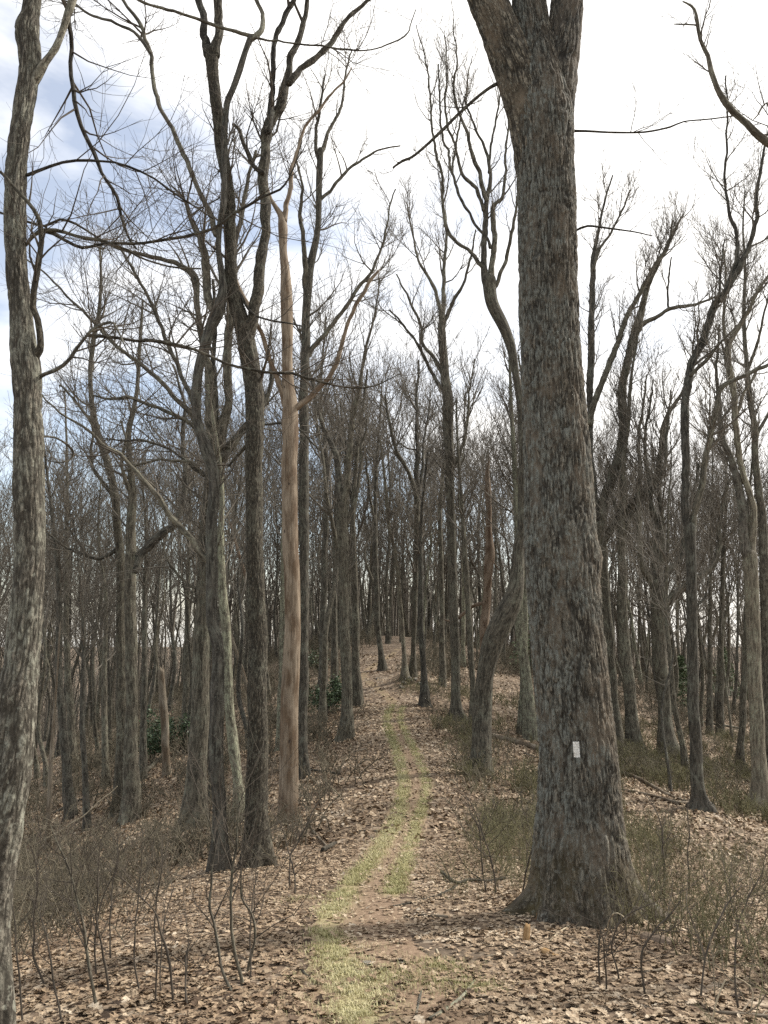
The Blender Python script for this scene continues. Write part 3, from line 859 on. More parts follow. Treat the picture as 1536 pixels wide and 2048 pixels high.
# blaze: a painted patch lying on the bark plates
row_z = oak_v[:, 0, 2]
def oak_patch(name, px0, px1, py0, py1, off, mat, hole=.0):
    z0, z1 = at(px0, py1, OY)[2], at(px0, py0, OY)[2]
    ia = int(np.argmin(np.abs(sp[:, 2] - z0))); ib = int(np.argmin(np.abs(sp[:, 2] - z1)))
    sub = oak_v[ia:ib + 1]
    v = sub - np.array([0, 0, CAM_Z])
    fw = v[..., 1] * CP_ + v[..., 2] * SP_
    sx = 768 + FPX * v[..., 0] / fw
    front = (sub[..., 1] < sp[ia:ib + 1, 1][:, None])
    cols = [j for j in range(OAK_S) if front[len(sub) // 2, j] and px0 <= sx[len(sub) // 2, j] <= px1]
    cols.sort(key=lambda j: sx[len(sub) // 2, j])
    pv = sub[:, cols].copy()
    ctr = sp[ia:ib + 1, None, :3]
    d = norm(pv - ctr)
    rad = np.linalg.norm(pv - ctr, axis=-1, keepdims=True)
    rad = rad * .7 + (np.median(rad, axis=1, keepdims=True) + .006) * .3
    pv = ctr + d * (np.maximum(rad, np.linalg.norm(sub[:, cols] - ctr, axis=-1, keepdims=True)) + off)
    a, c = pv.shape[:2]
    ii = (np.arange(a - 1)[:, None] * c + np.arange(c - 1)[None]).ravel()
    q = np.stack([ii, ii + 1, ii + c + 1, ii + c], 1)
    keep = np.ones(len(q), bool)
    e = (np.arange(a - 1)[:, None] * np.ones(c - 1)[None]).ravel(); f = (np.ones(a - 1)[:, None] * np.arange(c - 1)[None]).ravel()
    edge = (e < 1) | (e > a - 3) | (f < 1) | (f > c - 3)
    keep &= ~(edge & (RNG.random(len(q)) < hole)); keep &= ~(RNG.random(len(q)) < hole)
    gg_ = Geo(); gg_.add(pv.reshape(-1, 3), q=q[keep])
    return gg_.build(name, mat, oak, oak.location)
oak_patch('blaze', 1145, 1161, 1470, 1501, .004, M['paint'])
TREES.append((x0, OY))

tree('bare_tree', 'grey lichen-spotted tree with a knobbly leaning trunk at the left edge', M['grey'],
     [(-36, 2130, 104), (-28, 2020, 96), (-17, 1800, 87), (6, 1640, 82), (24, 1520, 76), (34, 1400, 70), (47, 1300, 65), (57, 1200, 60), (61, 1100, 56), (60, 1000, 57), (60, 900, 58), (59, 820, 54), (56, 750, 57), (48, 700, 54), (45, 650, 46), (40, 600, 44), (34, 540, 42), (31, 460, 43), (33, 380, 43), (37, 310, 43), (44, 250, 43), (50, 200, 43), (57, 150, 42), (58, 105, 45), (54, 62, 50), (61, 30, 38), (65, 0, 37), (70, -50, 34)],
     [[0., (66, 165, 20), (82, 140, 18), (100, 110, 14), (118, 72, 14), (133, 30, 16), (141, 0, 18), (150, -60, 16)],
      [.3, (146, -10, 15), (140, 18, 12), (136, 45, 10), (138, 100, 9), (141, 150, 9), (150, 200, 9), (163, 250, 8), (178, 285, 9), (196, 325, 8), (215, 365, 7), (235, 398, 7), (242, 430, 6), (256, 462, 5), (275, 495, 4)],
      [-.2, (64, 722, 16), (76, 706, 15), (83, 688, 13), (80, 640, 13), (73, 585, 12), (78, 520, 12), (83, 460, 11), (80, 438, 9), (60, 410, 8), (30, 380, 7), (0, 352, 6), (-40, 325, 5)],
      [-.3, (83, 462, 8), (105, 466, 7), (135, 482, 7), (165, 494, 7), (200, 487, 6), (245, 482, 6), (290, 486, 6), (350, 482, 6), (395, 468, 7), (430, 455, 6), (470, 430, 6), (520, 402, 5), (560, 386, 5), (580, 360, 4), (597, 320, 3), (606, 285, 2)],
      [-.1, (52, 490, 7), (68, 470, 8), (90, 460, 8), (130, 466, 7), (165, 476, 7), (205, 482, 6), (250, 497, 5), (290, 520, 4), (330, 534, 4), (400, 542, 3)],
      [-.2, (75, 757, 9), (90, 748, 8), (112, 740, 8), (142, 718, 7), (160, 690, 7), (176, 662, 6), (192, 649, 6), (218, 640, 5), (230, 650, 4), (246, 682, 3), (262, 720, 2)],
      [-.4, (178, 671, 7), (225, 672, 7), (270, 678, 7), (330, 686, 7), (390, 702, 6), (450, 728, 6), (530, 748, 6), (585, 745, 6), (640, 762, 5), (700, 770, 4), (750, 765, 3), (800, 742, 2)],
      [.2, (55, 350, 7), (100, 331, 6), (150, 318, 6), (200, 321, 5), (250, 334, 5), (310, 355, 4), (370, 392, 4), (430, 436, 3)],
      [.1, (0, 425, 5), (45, 438, 5), (85, 449, 5), (118, 437, 5), (152, 446, 5), (190, 470, 4), (215, 485, 3)],
      [.3, (78, 873, 5), (112, 874, 4), (138, 889, 4), (147, 906, 4), (140, 920, 3), (116, 927, 2), (92, 921, 2)]],
     twigs=(110, 380, 700), S=84, ds=.028, fur=(.011, (.032, .2)), scale=.42, seed=2, flare=1.2, trunk_twigs=False, t0=.2)

tree('bare_tree', 'black straight furrowed trunk forking high, just left of the barkless dead tree', M['dark'],
     [(510, 1733, 52), (510, 1640, 46), (511, 1560, 42), (515, 1480, 40), (514, 1350, 38), (513, 1200, 36), (509, 1060, 34), (505, 950, 33), (508, 880, 36), (507, 800, 37), (502, 750, 37), (495, 700, 38), (489, 660, 37), (472, 600, 29), (464, 550, 26), (460, 500, 24), (458, 450, 25), (459, 400, 24), (452, 340, 24), (444, 290, 26), (439, 240, 26), (431, 200, 25), (426, 150, 26), (424, 105, 30)],
     [[.0, (430, 110, 22), (433, 80, 20), (436, 50, 18), (436, 0, 18), (437, -40, 16)],
      [.2, (418, 110, 22), (413, 80, 18), (408, 50, 16), (398, 0, 15), (390, -40, 13)],
      [.3, (498, 670, 26), (505, 630, 25), (515, 580, 26), (523, 540, 23), (530, 500, 21), (533, 460, 20), (529, 420, 21), (528, 360, 22), (532, 300, 22), (539, 262, 24), (548, 238, 22), (562, 208, 20), (571, 180, 19), (580, 150, 15), (583, 120, 14), (594, 80, 13), (606, 40, 11), (612, 0, 10), (618, -30, 9)],
      [.4, (536, 262, 16), (540, 200, 13), (544, 130, 11), (554, 80, 11), (575, 30, 12), (587, 0, 11), (600, -40, 9)],
      [.6, (578, 166, 16), (596, 146, 14), (610, 130, 13), (640, 105, 13), (660, 85, 12), (690, 45, 10), (720, 15, 9), (742, -8, 8), (775, -45, 7)],
      [(526, 345, 10), (512, 335, 10), (500, 318, 10), (488, 290, 9), (478, 262, 8), (465, 250, 6)],
      [(500, 880, 8), (480, 905, 7), (455, 930, 6)],
      [(460, 560, 7), (480, 590, 6), (505, 625, 5), (540, 640, 4), (600, 650, 3)]],
     twigs=(80, 380, 1100), S=72, ds=.05, fur=(.016, (.032, .17)), scale=.8, seed=3)

tree('dead_tree', 'pale brown barkless dead trunk with two broken limbs, left of the trail', M['dead'],
     [(572, 1645, 40), (573, 1600, 38), (577, 1500, 36), (580, 1400, 35), (584, 1300, 34), (583, 1200, 31), (582, 1100, 31), (581, 1000, 31), (580, 900, 31), (578, 850, 33), (579, 808, 31), (576, 770, 25), (575, 700, 22), (573, 640, 25), (573, 590, 25), (571, 545, 20), (566, 500, 16), (565, 455, 20), (562, 432, 14), (552, 415, 10), (542, 398, 7), (538, 385, 4)],
     [[.2, (567, 445, 14), (573, 420, 11), (579, 385, 10), (585, 340, 9), (592, 302, 8), (606, 268, 7), (620, 244, 6), (640, 222, 6), (656, 197, 5), (682, 172, 4), (703, 138, 3)],
      [-.2, (572, 812, 15), (560, 775, 12), (549, 742, 11), (538, 705, 10), (527, 668, 9), (511, 645, 8), (492, 605, 7), (476, 566, 5)],
      [-.2, (584, 822, 15), (600, 808, 12), (618, 795, 11), (642, 768, 10), (665, 738, 10), (684, 692, 9), (704, 632, 8), (729, 582, 8), (748, 552, 7), (757, 541, 4)]],
     twigs=(7, 10, 0), S=30, ds=.07, scale=.4, seed=4, top_cap=True, flare=1.1, trunk_twigs=False)

tree('bare_tree', 'wide brown trunk splitting into several stems behind the curved tree at left', M['brown'],
     [(386, 1655, 48), (392, 1560, 40), (398, 1450, 36), (403, 1300, 32), (408, 1180, 30), (414, 1080, 30), (425, 970, 32), (430, 890, 36)],
     [[.2, (436, 885, 26), (446, 845, 22), (456, 808, 18), (458, 750, 18), (457, 690, 17), (460, 630, 16), (466, 560, 14), (474, 480, 11), (490, 400, 8), (510, 300, 6)],
      [.1, (426, 890, 28), (420, 820, 24), (416, 750, 20), (408, 690, 14), (399, 630, 13), (393, 575, 14), (390, 552, 13), (376, 538, 12), (350, 525, 10), (305, 515, 9), (262, 502, 7), (205, 482, 5)],
      [.3, (434, 870, 15), (430, 790, 12), (426, 720, 10), (432, 640, 8), (425, 560, 6)],
      [.5, (444, 915, 22), (460, 890, 20), (476, 870, 17), (492, 852, 15), (515, 825, 13), (540, 780, 10), (545, 720, 8)],
      [.8, (405, 890, 13), (388, 842, 12), (352, 792, 10), (312, 752, 9), (272, 722, 8), (232, 692, 7), (198, 655, 6), (150, 610, 5), (100, 556, 4), (52, 520, 3)],
      [.5, (408, 900, 10), (388, 852, 9), (350, 830, 8), (300, 810, 7), (260, 796, 7), (230, 796, 6), (186, 791, 4)],
      [.4, (408, 950, 8), (388, 935, 6), (350, 906, 5), (302, 884, 5), (245, 880, 4), (212, 876, 3)],
      [(404, 945, 7), (380, 926, 6), (330, 922, 5), (282, 926, 5), (250, 939, 4)],
      [-.5, (428, 930, 8), (450, 893, 6), (490, 862, 5), (530, 847, 5), (575, 848, 5), (600, 862, 4), (640, 900, 3)],
      [.7, (405, 860, 11), (385, 800, 10), (355, 730, 9), (330, 670, 8), (300, 600, 7), (270, 540, 6), (240, 500, 4)],
      [(402, 1182, 5), (370, 1160, 5), (345, 1140, 5), (332, 1115, 4), (328, 1085, 3)]],
     twigs=(170, 900, 2700), S=22, ds=.09, scale=1.1, seed=5, up=.06)

tree('bare_tree', 'smooth brown S-curved trunk with a long mossy limb reaching left', M['wood'],
     [(440, 1742, 34), (438, 1640, 28), (435, 1520, 27), (433, 1400, 27), (436, 1300, 23), (424, 1240, 23), (423, 1150, 24), (422, 1050, 23), (427, 1000, 22), (427, 950, 21), (414, 900, 25), (404, 870, 22), (395, 835, 18), (392, 790, 21), (396, 740, 20), (408, 700, 22), (420, 660, 22), (436, 622, 28), (445, 585, 20), (444, 550, 14), (437, 500, 12), (439, 450, 12), (447, 400, 14), (448, 340, 12), (448, 280, 14), (450, 240, 13), (454, 205, 13), (464, 180, 13), (479, 140, 14), (492, 100, 12), (502, 76, 14)],
     [[.3, (500, 80, 13), (514, 70, 12), (523, 55, 11), (522, 25, 9), (510, 0, 9), (495, -30, 7)],
      [-.2, (508, 72, 8), (490, 69, 8), (450, 56, 7), (400, 39, 7), (360, 26, 6), (322, 18, 6), (280, 0, 6), (240, -20, 5)],
      [-.3, (505, 74, 6), (545, 80, 4), (580, 87, 4), (630, 92, 4), (690, 97, 4), (740, 97, 3), (785, 86, 3), (815, 65, 3), (830, 18, 2)],
      [.0, (434, 632, 18), (418, 600, 18), (410, 550, 17), (405, 505, 16), (400, 470, 12), (385, 430, 10), (370, 395, 6), (345, 370, 4)],
      [.5, (432, 470, 12), (425, 448, 11), (415, 415, 11), (390, 360, 10), (366, 310, 10), (346, 266, 10), (325, 220, 9), (309, 168, 9), (304, 125, 9), (294, 88, 9), (280, 46, 8), (262, 20, 7), (247, 0, 7), (225, -35, 6)],
      [.3, (300, 105, 8), (286, 80, 7), (268, 64, 7), (248, 54, 6), (205, 38, 6), (170, 22, 5), (130, 0, 4)],
      [-.3, (415, 1122, 13), (402, 1108, 12), (362, 1062, 12), (322, 1010, 11), (292, 962, 10), (268, 936, 9), (242, 906, 8), (202, 882, 7), (152, 846, 5), (112, 816, 4), (86, 793, 3)]],
     twigs=(90, 460, 1300), S=22, ds=.08, scale=.7, seed=6, trunk_twigs=False)

tree('bare_tree', 'pale green lichened trunk leaning left behind the curved brown tree', M['lichen'],
     [(482, 1640, 26), (477, 1560, 19), (468, 1500, 22), (460, 1420, 19), (455, 1330, 19), (449, 1230, 20), (444, 1150, 16), (442, 1080, 14), (445, 1000, 10), (440, 930, 9), (428, 850, 7), (415, 770, 5)],
     [], twigs=(16, 60, 150), S=16, ds=.1, scale=.9, seed=7)

tree('bare_tree', 'dark left stem of the close pair on the left slope', M['brown'],
     [(240, 1628, 26), (243, 1500, 22), (242, 1350, 18), (241, 1200, 16), (240, 1110, 17), (235, 1050, 16), (230, 1000, 16), (222, 950, 15), (206, 900, 15), (193, 860, 13), (182, 800, 10), (181, 740, 9), (185, 700, 10), (190, 660, 9), (197, 630, 8), (202, 570, 6), (200, 490, 4)],
     [[(226, 990, 9), (206, 966, 8), (186, 936, 7), (182, 905, 6), (186, 868, 5), (178, 830, 4)],
      [(236, 1096, 9), (216, 1110, 8), (190, 1118, 7), (160, 1105, 6), (122, 1086, 5), (98, 1066, 4)],
      [(192, 860, 7), (172, 830, 6), (150, 800, 5), (120, 770, 4)]],
     twigs=(44, 260, 900), S=16, ds=.11, scale=1.1, seed=8)
tree('bare_tree', 'right stem of the close pair on the left slope, with an upswept elbow limb', M['wood'],
     [(264, 1640, 32), (263, 1500, 26), (264, 1350, 24), (261, 1200, 23), (260, 1110, 22), (261, 1050, 19), (264, 1000, 17), (262, 950, 14), (258, 900, 12), (258, 860, 11), (267, 820, 10), (274, 780, 8), (277, 740, 8), (280, 680, 7), (286, 600, 4)],
     [[.4, (268, 1140, 18), (280, 1112, 17), (298, 1090, 17), (322, 1068, 16), (346, 1050, 15), (361, 1025, 12), (369, 990, 11), (371, 950, 10), (367, 900, 9), (365, 860, 9), (370, 815, 7), (358, 770, 5), (345, 730, 4)],
      [(266, 1000, 9), (250, 960, 8), (245, 920, 7), (250, 880, 5), (240, 840, 4)]],
     twigs=(44, 260, 900), S=18, ds=.11, scale=1.1, seed=9)

tree('bare_tree', 'dark straight trunk directly behind the barkless dead tree, forking high', M['brown'],
     [(605, 1555, 24), (606, 1450, 20), (608, 1300, 19), (609, 1150, 19), (609, 1000, 20), (609, 900, 20), (608, 800, 19), (610, 700, 18), (613, 600, 18), (615, 555, 22), (625, 510, 16), (636, 450, 12), (638, 400, 13), (639, 340, 14), (641, 300, 13)],
     [[(640, 310, 10), (655, 270, 8), (680, 215, 6), (690, 160, 5), (702, 100, 3)],
      [(638, 320, 9), (632, 280, 8), (640, 220, 6), (650, 150, 4)],
      [(611, 575, 12), (608, 530, 11), (606, 480, 10), (600, 430, 8), (605, 370, 6), (590, 320, 4)],
      [(614, 715, 12), (630, 690, 10), (652, 664, 9), (682, 625, 9), (702, 594, 8), (730, 560, 7), (752, 528, 6), (766, 495, 5), (775, 440, 4), (790, 380, 3)],
      [(640, 400, 8), (670, 370, 7), (710, 330, 6), (760, 300, 4), (800, 290, 3)]],
     twigs=(60, 340, 1100), S=18, ds=.11, scale=1.0, seed=10, up=.16)
tree('bare_tree', 'grey two-forked trunk standing close to the left verge of the trail', M['wood'],
     [(693, 1478, 32), (693, 1420, 24), (692, 1340, 22), (690, 1250, 20), (688, 1180, 20), (686, 1100, 22), (683, 1010, 22)],
     [[.5, (681, 1000, 15), (676, 925, 12), (660, 880, 11), (646, 852, 10), (634, 815, 8), (628, 780, 7), (610, 720, 5), (600, 650, 3)],
      [-.4, (687, 1010, 15), (696, 930, 13), (703, 850, 12), (710, 810, 11), (718, 775, 9), (732, 700, 6), (750, 620, 4), (760, 560, 3)],
      [.3, (694, 1050, 9), (708, 1005, 9), (718, 960, 7), (722, 900, 5), (735, 840, 4)]],
     twigs=(50, 280, 900), S=18, ds=.11, scale=1.1, seed=11, up=.2)
tree('bare_tree', 'black slim trunk just right of the grey two-forked one by the trail', M['brown'],
     [(714, 1412, 22), (712, 1330, 16), (711, 1230, 15), (708, 1120, 12), (706, 1020, 10), (712, 930, 8), (722, 840, 6), (735, 740, 4)],
     [[(707, 1030, 7), (696, 960, 6), (690, 880, 5), (680, 800, 3)]], twigs=(30, 170, 520), S=14, ds=.14, scale=1.2, seed=12, up=.2)
tree('bare_tree', 'dark trunk with a kinked foot beside the far bend of the trail', M['brown'],
     [(765, 1342, 16), (762, 1310, 12), (757, 1270, 11), (754, 1230, 11), (752, 1150, 10), (750, 1050, 9), (752, 960, 7), (758, 860, 5), (765, 760, 3)],
     [[(750, 1050, 6), (738, 980, 5), (730, 900, 4), (722, 820, 3)]], twigs=(26, 150, 480), S=12, ds=.16, scale=1.4, seed=13, up=.2)
tree('bare_tree', 'pale thin trunk leaning left above the small rock pile', M['pale'],
     [(809, 1360, 14), (808, 1310, 9), (804, 1240, 8), (797, 1160, 8), (789, 1100, 7), (777, 1050, 7), (770, 960, 6), (760, 880, 4)],
     [], twigs=(20, 120, 380), S=12, ds=.16, scale=1.3, seed=14, up=.2)
tree('bare_tree', 'dark Y-forked trunk right behind the rock pile', M['brown'],
     [(825, 1354, 14), (827, 1300, 10), (829, 1240, 10), (831, 1150, 11), (834, 1060, 13), (834, 1000, 12)],
     [[(834, 1000, 10), (826, 965, 9), (806, 926, 8), (791, 892, 7), (780, 850, 6), (770, 790, 4)],
      [(834, 1000, 10), (833, 950, 9), (835, 900, 9), (833, 850, 8), (834, 790, 6), (838, 720, 4)],
      [(838, 990, 7), (845, 940, 6), (848, 880, 5), (862, 800, 3)]], twigs=(36, 230, 760), S=12, ds=.16, scale=1.5, seed=15, up=.22)
tree('bare_tree', 'dark slim trunk standing between the rock pile and the tall central tree', M['brown'],
     [(851, 1412, 20), (848, 1350, 13), (843, 1280, 11), (841, 1210, 11), (842, 1150, 10), (841, 1080, 8), (846, 1000, 6), (856, 900, 4)],
     [], twigs=(16, 90, 280), S=12, ds=.16, scale=1.2, seed=16, up=.2)
tree('bare_tree', 'tall straight central tree with a high fan of thin upright branches', M['wood'],
     [(911, 1442, 32), (911, 1400, 21), (910, 1300, 18), (907, 1220, 18), (903, 1120, 17), (901, 1000, 17), (899, 900, 20), (897, 850, 22), (896, 800, 22), (890, 750, 19), (886, 700, 18), (884, 650, 16)],
     [[(884, 655, 11), (880, 612, 9), (862, 564, 7), (843, 533, 6), (833, 508, 5), (823, 458, 4), (815, 410, 3)],
      [(884, 655, 12), (887, 600, 10), (888, 545, 8), (892, 478, 6), (890, 420, 4)],
      [(887, 650, 10), (908, 600, 8), (927, 564, 6), (941, 512, 5), (950, 460, 3)],
      [.6, (890, 755, 11), (880, 735, 10), (866, 712, 8), (845, 688, 7), (842, 650, 6), (817, 598, 5), (795, 547, 3)],
      [(893, 790, 9), (860, 740, 7), (835, 690, 6), (810, 655, 5), (780, 620, 3)],
      [-.4, (905, 940, 8), (922, 900, 7), (935, 850, 6), (938, 790, 4), (950, 720, 3)]],
     twigs=(60, 360, 1200), S=18, ds=.12, scale=1.15, seed=17, up=.28)
tree('bare_tree', 'dark slender trunk between the tall central tree and the bent leaning tree', M['brown'],
     [(947, 1452, 17), (946, 1380, 12), (941, 1300, 12), (938, 1230, 12), (934, 1180, 12), (929, 1100, 11), (924, 1010, 7), (916, 900, 5), (912, 800, 3)],
     [], twigs=(18, 110, 360), S=12, ds=.14, scale=1.2, seed=18, up=.2)
tree('bare_tree', 'brown bent trunk leaning to the right then rising behind the massive oak', M['brown'],
     [(962, 1548, 46), (962, 1500, 41), (964, 1440, 38), (968, 1390, 34), (975, 1340, 34), (985, 1295, 40), (997, 1258, 44), (1010, 1228, 42), (1027, 1190, 36), (1036, 1140, 28), (1038, 1090, 22), (1045, 1040, 19), (1046, 960, 17), (1046, 880, 16), (1041, 800, 16), (1032, 750, 15), (1023, 700, 19), (1004, 650, 24), (984, 600, 26), (978, 560, 28)],
     [[.1, (972, 565, 16), (967, 512, 13), (968, 461, 13), (972, 412, 11), (976, 380, 9), (979, 342, 8), (968, 294, 6), (951, 260, 5), (930, 195, 4)],
      [.2, (982, 565, 15), (987, 512, 12), (988, 444, 11), (987, 412, 9), (1006, 393, 7), (1010, 340, 6), (1014, 290, 5), (1018, 220, 4)],
      [-.2, (988, 575, 11), (997, 562, 9), (1013, 512, 8), (1024, 456, 7), (1034, 410, 5), (1042, 350, 3)],
      [.3, (972, 548, 10), (966, 535, 9), (944, 509, 8), (914, 485, 7), (895, 458, 8), (886, 410, 7), (885, 352, 6), (873, 314, 6), (864, 266, 5), (861, 191, 4), (852, 120, 3), (835, 50, 2)],
      [-.3, (980, 495, 7), (977, 476, 6), (951, 448, 6), (924, 403, 6), (905, 345, 6), (898, 300, 5), (888, 280, 5), (878, 205, 4), (876, 130, 3)],
      [.3, (967, 420, 9), (964, 405, 8), (948, 372, 8), (924, 348, 7), (910, 290, 6), (893, 239, 5), (892, 150, 4), (890, 60, 2)],
      [-.2, (973, 400, 10), (962, 359, 9), (944, 301, 8), (927, 246, 6), (907, 191, 5), (912, 120, 4), (905, 40, 2)],
      [.2, (905, 345, 5), (912, 290, 5), (920, 240, 4), (930, 190, 3), (945, 110, 2)],
      [.1, (978, 345, 6), (985, 280, 5), (996, 220, 4), (1003, 160, 3)]],
     twigs=(90, 380, 1000), S=24, ds=.09, scale=.75, seed=19, up=.3, flare=1.15, trunk_twigs=False)
tree('dead_tree', 'slender orange-brown dead snag with a broken top, behind the bent tree', M['snag'],
     [(963, 1425, 22), (966, 1330, 19), (968, 1260, 18), (972, 1210, 17), (976, 1158, 16), (979, 1114, 20), (978, 1070, 14), (977, 1026, 12), (976, 982, 13), (974, 949, 10), (977, 925, 5), (978, 914, 2)],
     [[(968, 1205, 6), (950, 1212, 7), (930, 1225, 7), (908, 1240, 6), (890, 1240, 3)], [(980, 1118, 4), (992, 1130, 3), (998, 1140, 2)]],
     twigs=None, S=18, ds=.1, seed=20, top_cap=True, flare=1.1)

# right-hand side
tree('bare_tree', 'tall trunk half hidden right of the oak, carrying a heavy dark crooked limb', M['brown'],
     [(1231, 1492, 32), (1224, 1400, 27), (1216, 1300, 25), (1210, 1200, 23), (1205, 1110, 22), (1200, 1050, 22)],
     [[.3, (1203, 1060, 20), (1208, 1005, 20), (1218, 970, 20), (1235, 925, 22), (1244, 885, 22), (1247, 840, 20), (1243, 800, 19), (1250, 750, 18), (1260, 700, 18), (1276, 655, 20), (1284, 620, 15), (1292, 580, 12), (1304, 550, 9), (1330, 500, 7), (1345, 470, 6), (1368, 430, 4)],
      [-.3, (1284, 650, 11), (1300, 640, 9), (1322, 629, 8), (1346, 617, 8), (1395, 609, 6), (1440, 590, 3)],
      [(1338, 620, 5), (1336, 570, 4), (1342, 515, 3)],
      [.5, (1206, 1085, 17), (1222, 1060, 17), (1242, 1036, 16), (1262, 1010, 15), (1282, 988, 15), (1305, 972, 13), (1318, 940, 13), (1322, 905, 13), (1326, 866, 11), (1340, 820, 9), (1358, 795, 7), (1375, 760, 5), (1390, 700, 3)],
      [.8, (1196, 1040, 16), (1185, 960, 15), (1180, 880, 14), (1180, 800, 14), (1182, 700, 15), (1183, 600, 13), (1186, 530, 11), (1192, 480, 8), (1205, 420, 5), (1225, 350, 3)],
      [-.3, (1180, 845, 15), (1188, 812, 14), (1198, 780, 13), (1215, 737, 13), (1238, 678, 12), (1254, 634, 11), (1277, 590, 9), (1305, 540, 8), (1318, 517, 7), (1336, 495, 6), (1345, 440, 4)],
      [.1, (1186, 540, 7), (1200, 500, 6), (1220, 470, 5), (1240, 430, 4), (1262, 380, 3)]],
     twigs=(110, 620, 1900), S=20, ds=.1, scale=1.0, seed=21, up=.25, flare=1.15, trunk_twigs=False)
tree('bare_tree', 'straight brown trunk leaning slightly left on the right slope, above the green brush', M['brown'],
     [(1269, 1502, 30), (1264, 1440, 25), (1257, 1370, 23), (1250, 1300, 22), (1244, 1220, 20), (1244, 1140, 17), (1244, 1060, 15), (1246, 985, 12), (1246, 930, 10), (1256, 850, 8), (1262, 760, 6), (1275, 680, 4)],
     [[(1242, 1060, 9), (1230, 1012, 8), (1222, 980, 6), (1220, 930, 5)], [(1250, 1065, 9), (1262, 1030, 8), (1280, 1010, 7), (1300, 985, 6), (1330, 965, 4)]],
     twigs=(44, 260, 860), S=18, ds=.12, scale=1.1, seed=22, up=.2)
tree('bare_tree', 'goblet-shaped tree on the right whose thick trunk splits into four curved limbs', M['wood'],
     [(1334, 1512, 38), (1330, 1450, 28), (1327, 1380, 25), (1320, 1300, 28), (1316, 1240, 29), (1316, 1195, 30), (1315, 1170, 30)],
     [[.3, (1311, 1180, 17), (1303, 1158, 16), (1290, 1141, 14), (1282, 1112, 12), (1277, 1077, 11), (1278, 1038, 10), (1275, 998, 10), (1281, 948, 9), (1278, 880, 7), (1284, 820, 5), (1292, 750, 3)],
      [.2, (1315, 1180, 16), (1311, 1140, 14), (1308, 1091, 13), (1312, 1051, 12), (1302, 1005, 11), (1298, 950, 9), (1290, 900, 7), (1296, 830, 5), (1305, 760, 3)],
      [-.2, (1317, 1180, 14), (1321, 1130, 12), (1325, 1064, 12), (1319, 985, 9), (1330, 920, 7), (1334, 850, 5), (1342, 780, 3)],
      [.4, (1319, 1182, 18), (1328, 1160, 17), (1340, 1141, 16), (1357, 1121, 14), (1366, 1095, 11), (1372, 1050, 9), (1385, 1000, 7), (1396, 930, 5)],
      [.1, (1320, 1225, 15), (1330, 1208, 13), (1346, 1191, 12), (1368, 1174, 11), (1394, 1157, 11), (1415, 1144, 11), (1431, 1125, 11), (1438, 1091, 10), (1437, 1051, 9), (1447, 1011, 8), (1455, 972, 7), (1470, 945, 5), (1490, 920, 3)]],
     twigs=(70, 400, 1300), S=20, ds=.1, scale=1.05, seed=23, up=.22, trunk_twigs=False)
tree('bare_tree', 'slim dark twin-stemmed trunk rising from the leaves, second from the right edge', M['brown'],
     [(1400, 1620, 40), (1397, 1590, 29), (1392, 1500, 23), (1387, 1400, 22), (1383, 1300, 20), (1383, 1200, 21), (1381, 1120, 20), (1381, 1055, 24)],
     [[.3, (1376, 1060, 16), (1371, 1010, 16), (1370, 960, 17), (1370, 880, 17), (1371, 810, 17), (1378, 752, 17), (1394, 707, 17), (1411, 664, 16), (1430, 612, 15), (1450, 582, 13), (1464, 541, 11), (1473, 502, 9), (1470, 459, 8), (1458, 436, 7), (1455, 400, 6), (1450, 330, 5), (1454, 240, 4), (1450, 150, 3)],
      [.1, (1440, 600, 14), (1460, 574, 13), (1481, 532, 12), (1499, 494, 10), (1511, 438, 9), (1513, 400, 8), (1522, 330, 6), (1535, 260, 4)],
      [-.3, (1385, 1062, 15), (1390, 1035, 13), (1397, 998, 13), (1405, 959, 13), (1413, 906, 12), (1423, 853, 12), (1434, 813, 11), (1441, 780, 10), (1459, 766, 9), (1505, 745, 8), (1540, 726, 7), (1590, 690, 5)],
      [(1382, 750, 8), (1396, 735, 8), (1420, 715, 7), (1440, 690, 5), (1470, 660, 3)],
      [(1384, 1215, 5), (1402, 1205, 5), (1415, 1185, 4), (1418, 1150, 3)],
      [(1428, 615, 6), (1440, 570, 5), (1440, 530, 4), (1448, 480, 3)]],
     twigs=(80, 420, 1300), S=20, ds=.1, scale=.85, seed=24, up=.2, trunk_twigs=False)
tree('bare_tree', 'grey trunk near the right edge dividing into two wavy stems', M['pale'],
     [(1520, 1622, 42), (1519, 1560, 31), (1513, 1450, 27), (1508, 1350, 27), (1506, 1250, 27), (1504, 1180, 27), (1500, 1110, 27)],
     [[.2, (1495, 1115, 20), (1488, 1060, 18), (1485, 1011, 18), (1477, 964, 16), (1467, 932, 14), (1450, 892, 11), (1442, 853, 10), (1438, 810, 9), (1432, 740, 6), (1438, 650, 4)],
      [-.2, (1505, 1115, 16), (1507, 1050, 14), (1502, 990, 12), (1482, 940, 12), (1474, 870, 12), (1467, 800, 12), (1459, 750, 13), (1456, 715, 14), (1460, 682, 12), (1481, 649, 9), (1511, 590, 7), (1540, 545, 5)],
      [(1456, 700, 8), (1448, 640, 6), (1452, 570, 5), (1446, 500, 3)],
      [(1470, 840, 8), (1485, 800, 7), (1497, 770, 6), (1520, 730, 4)]],
     twigs=(60, 340, 1100), S=20, ds=.1, scale=.85, seed=25, up=.2, trunk_twigs=False)
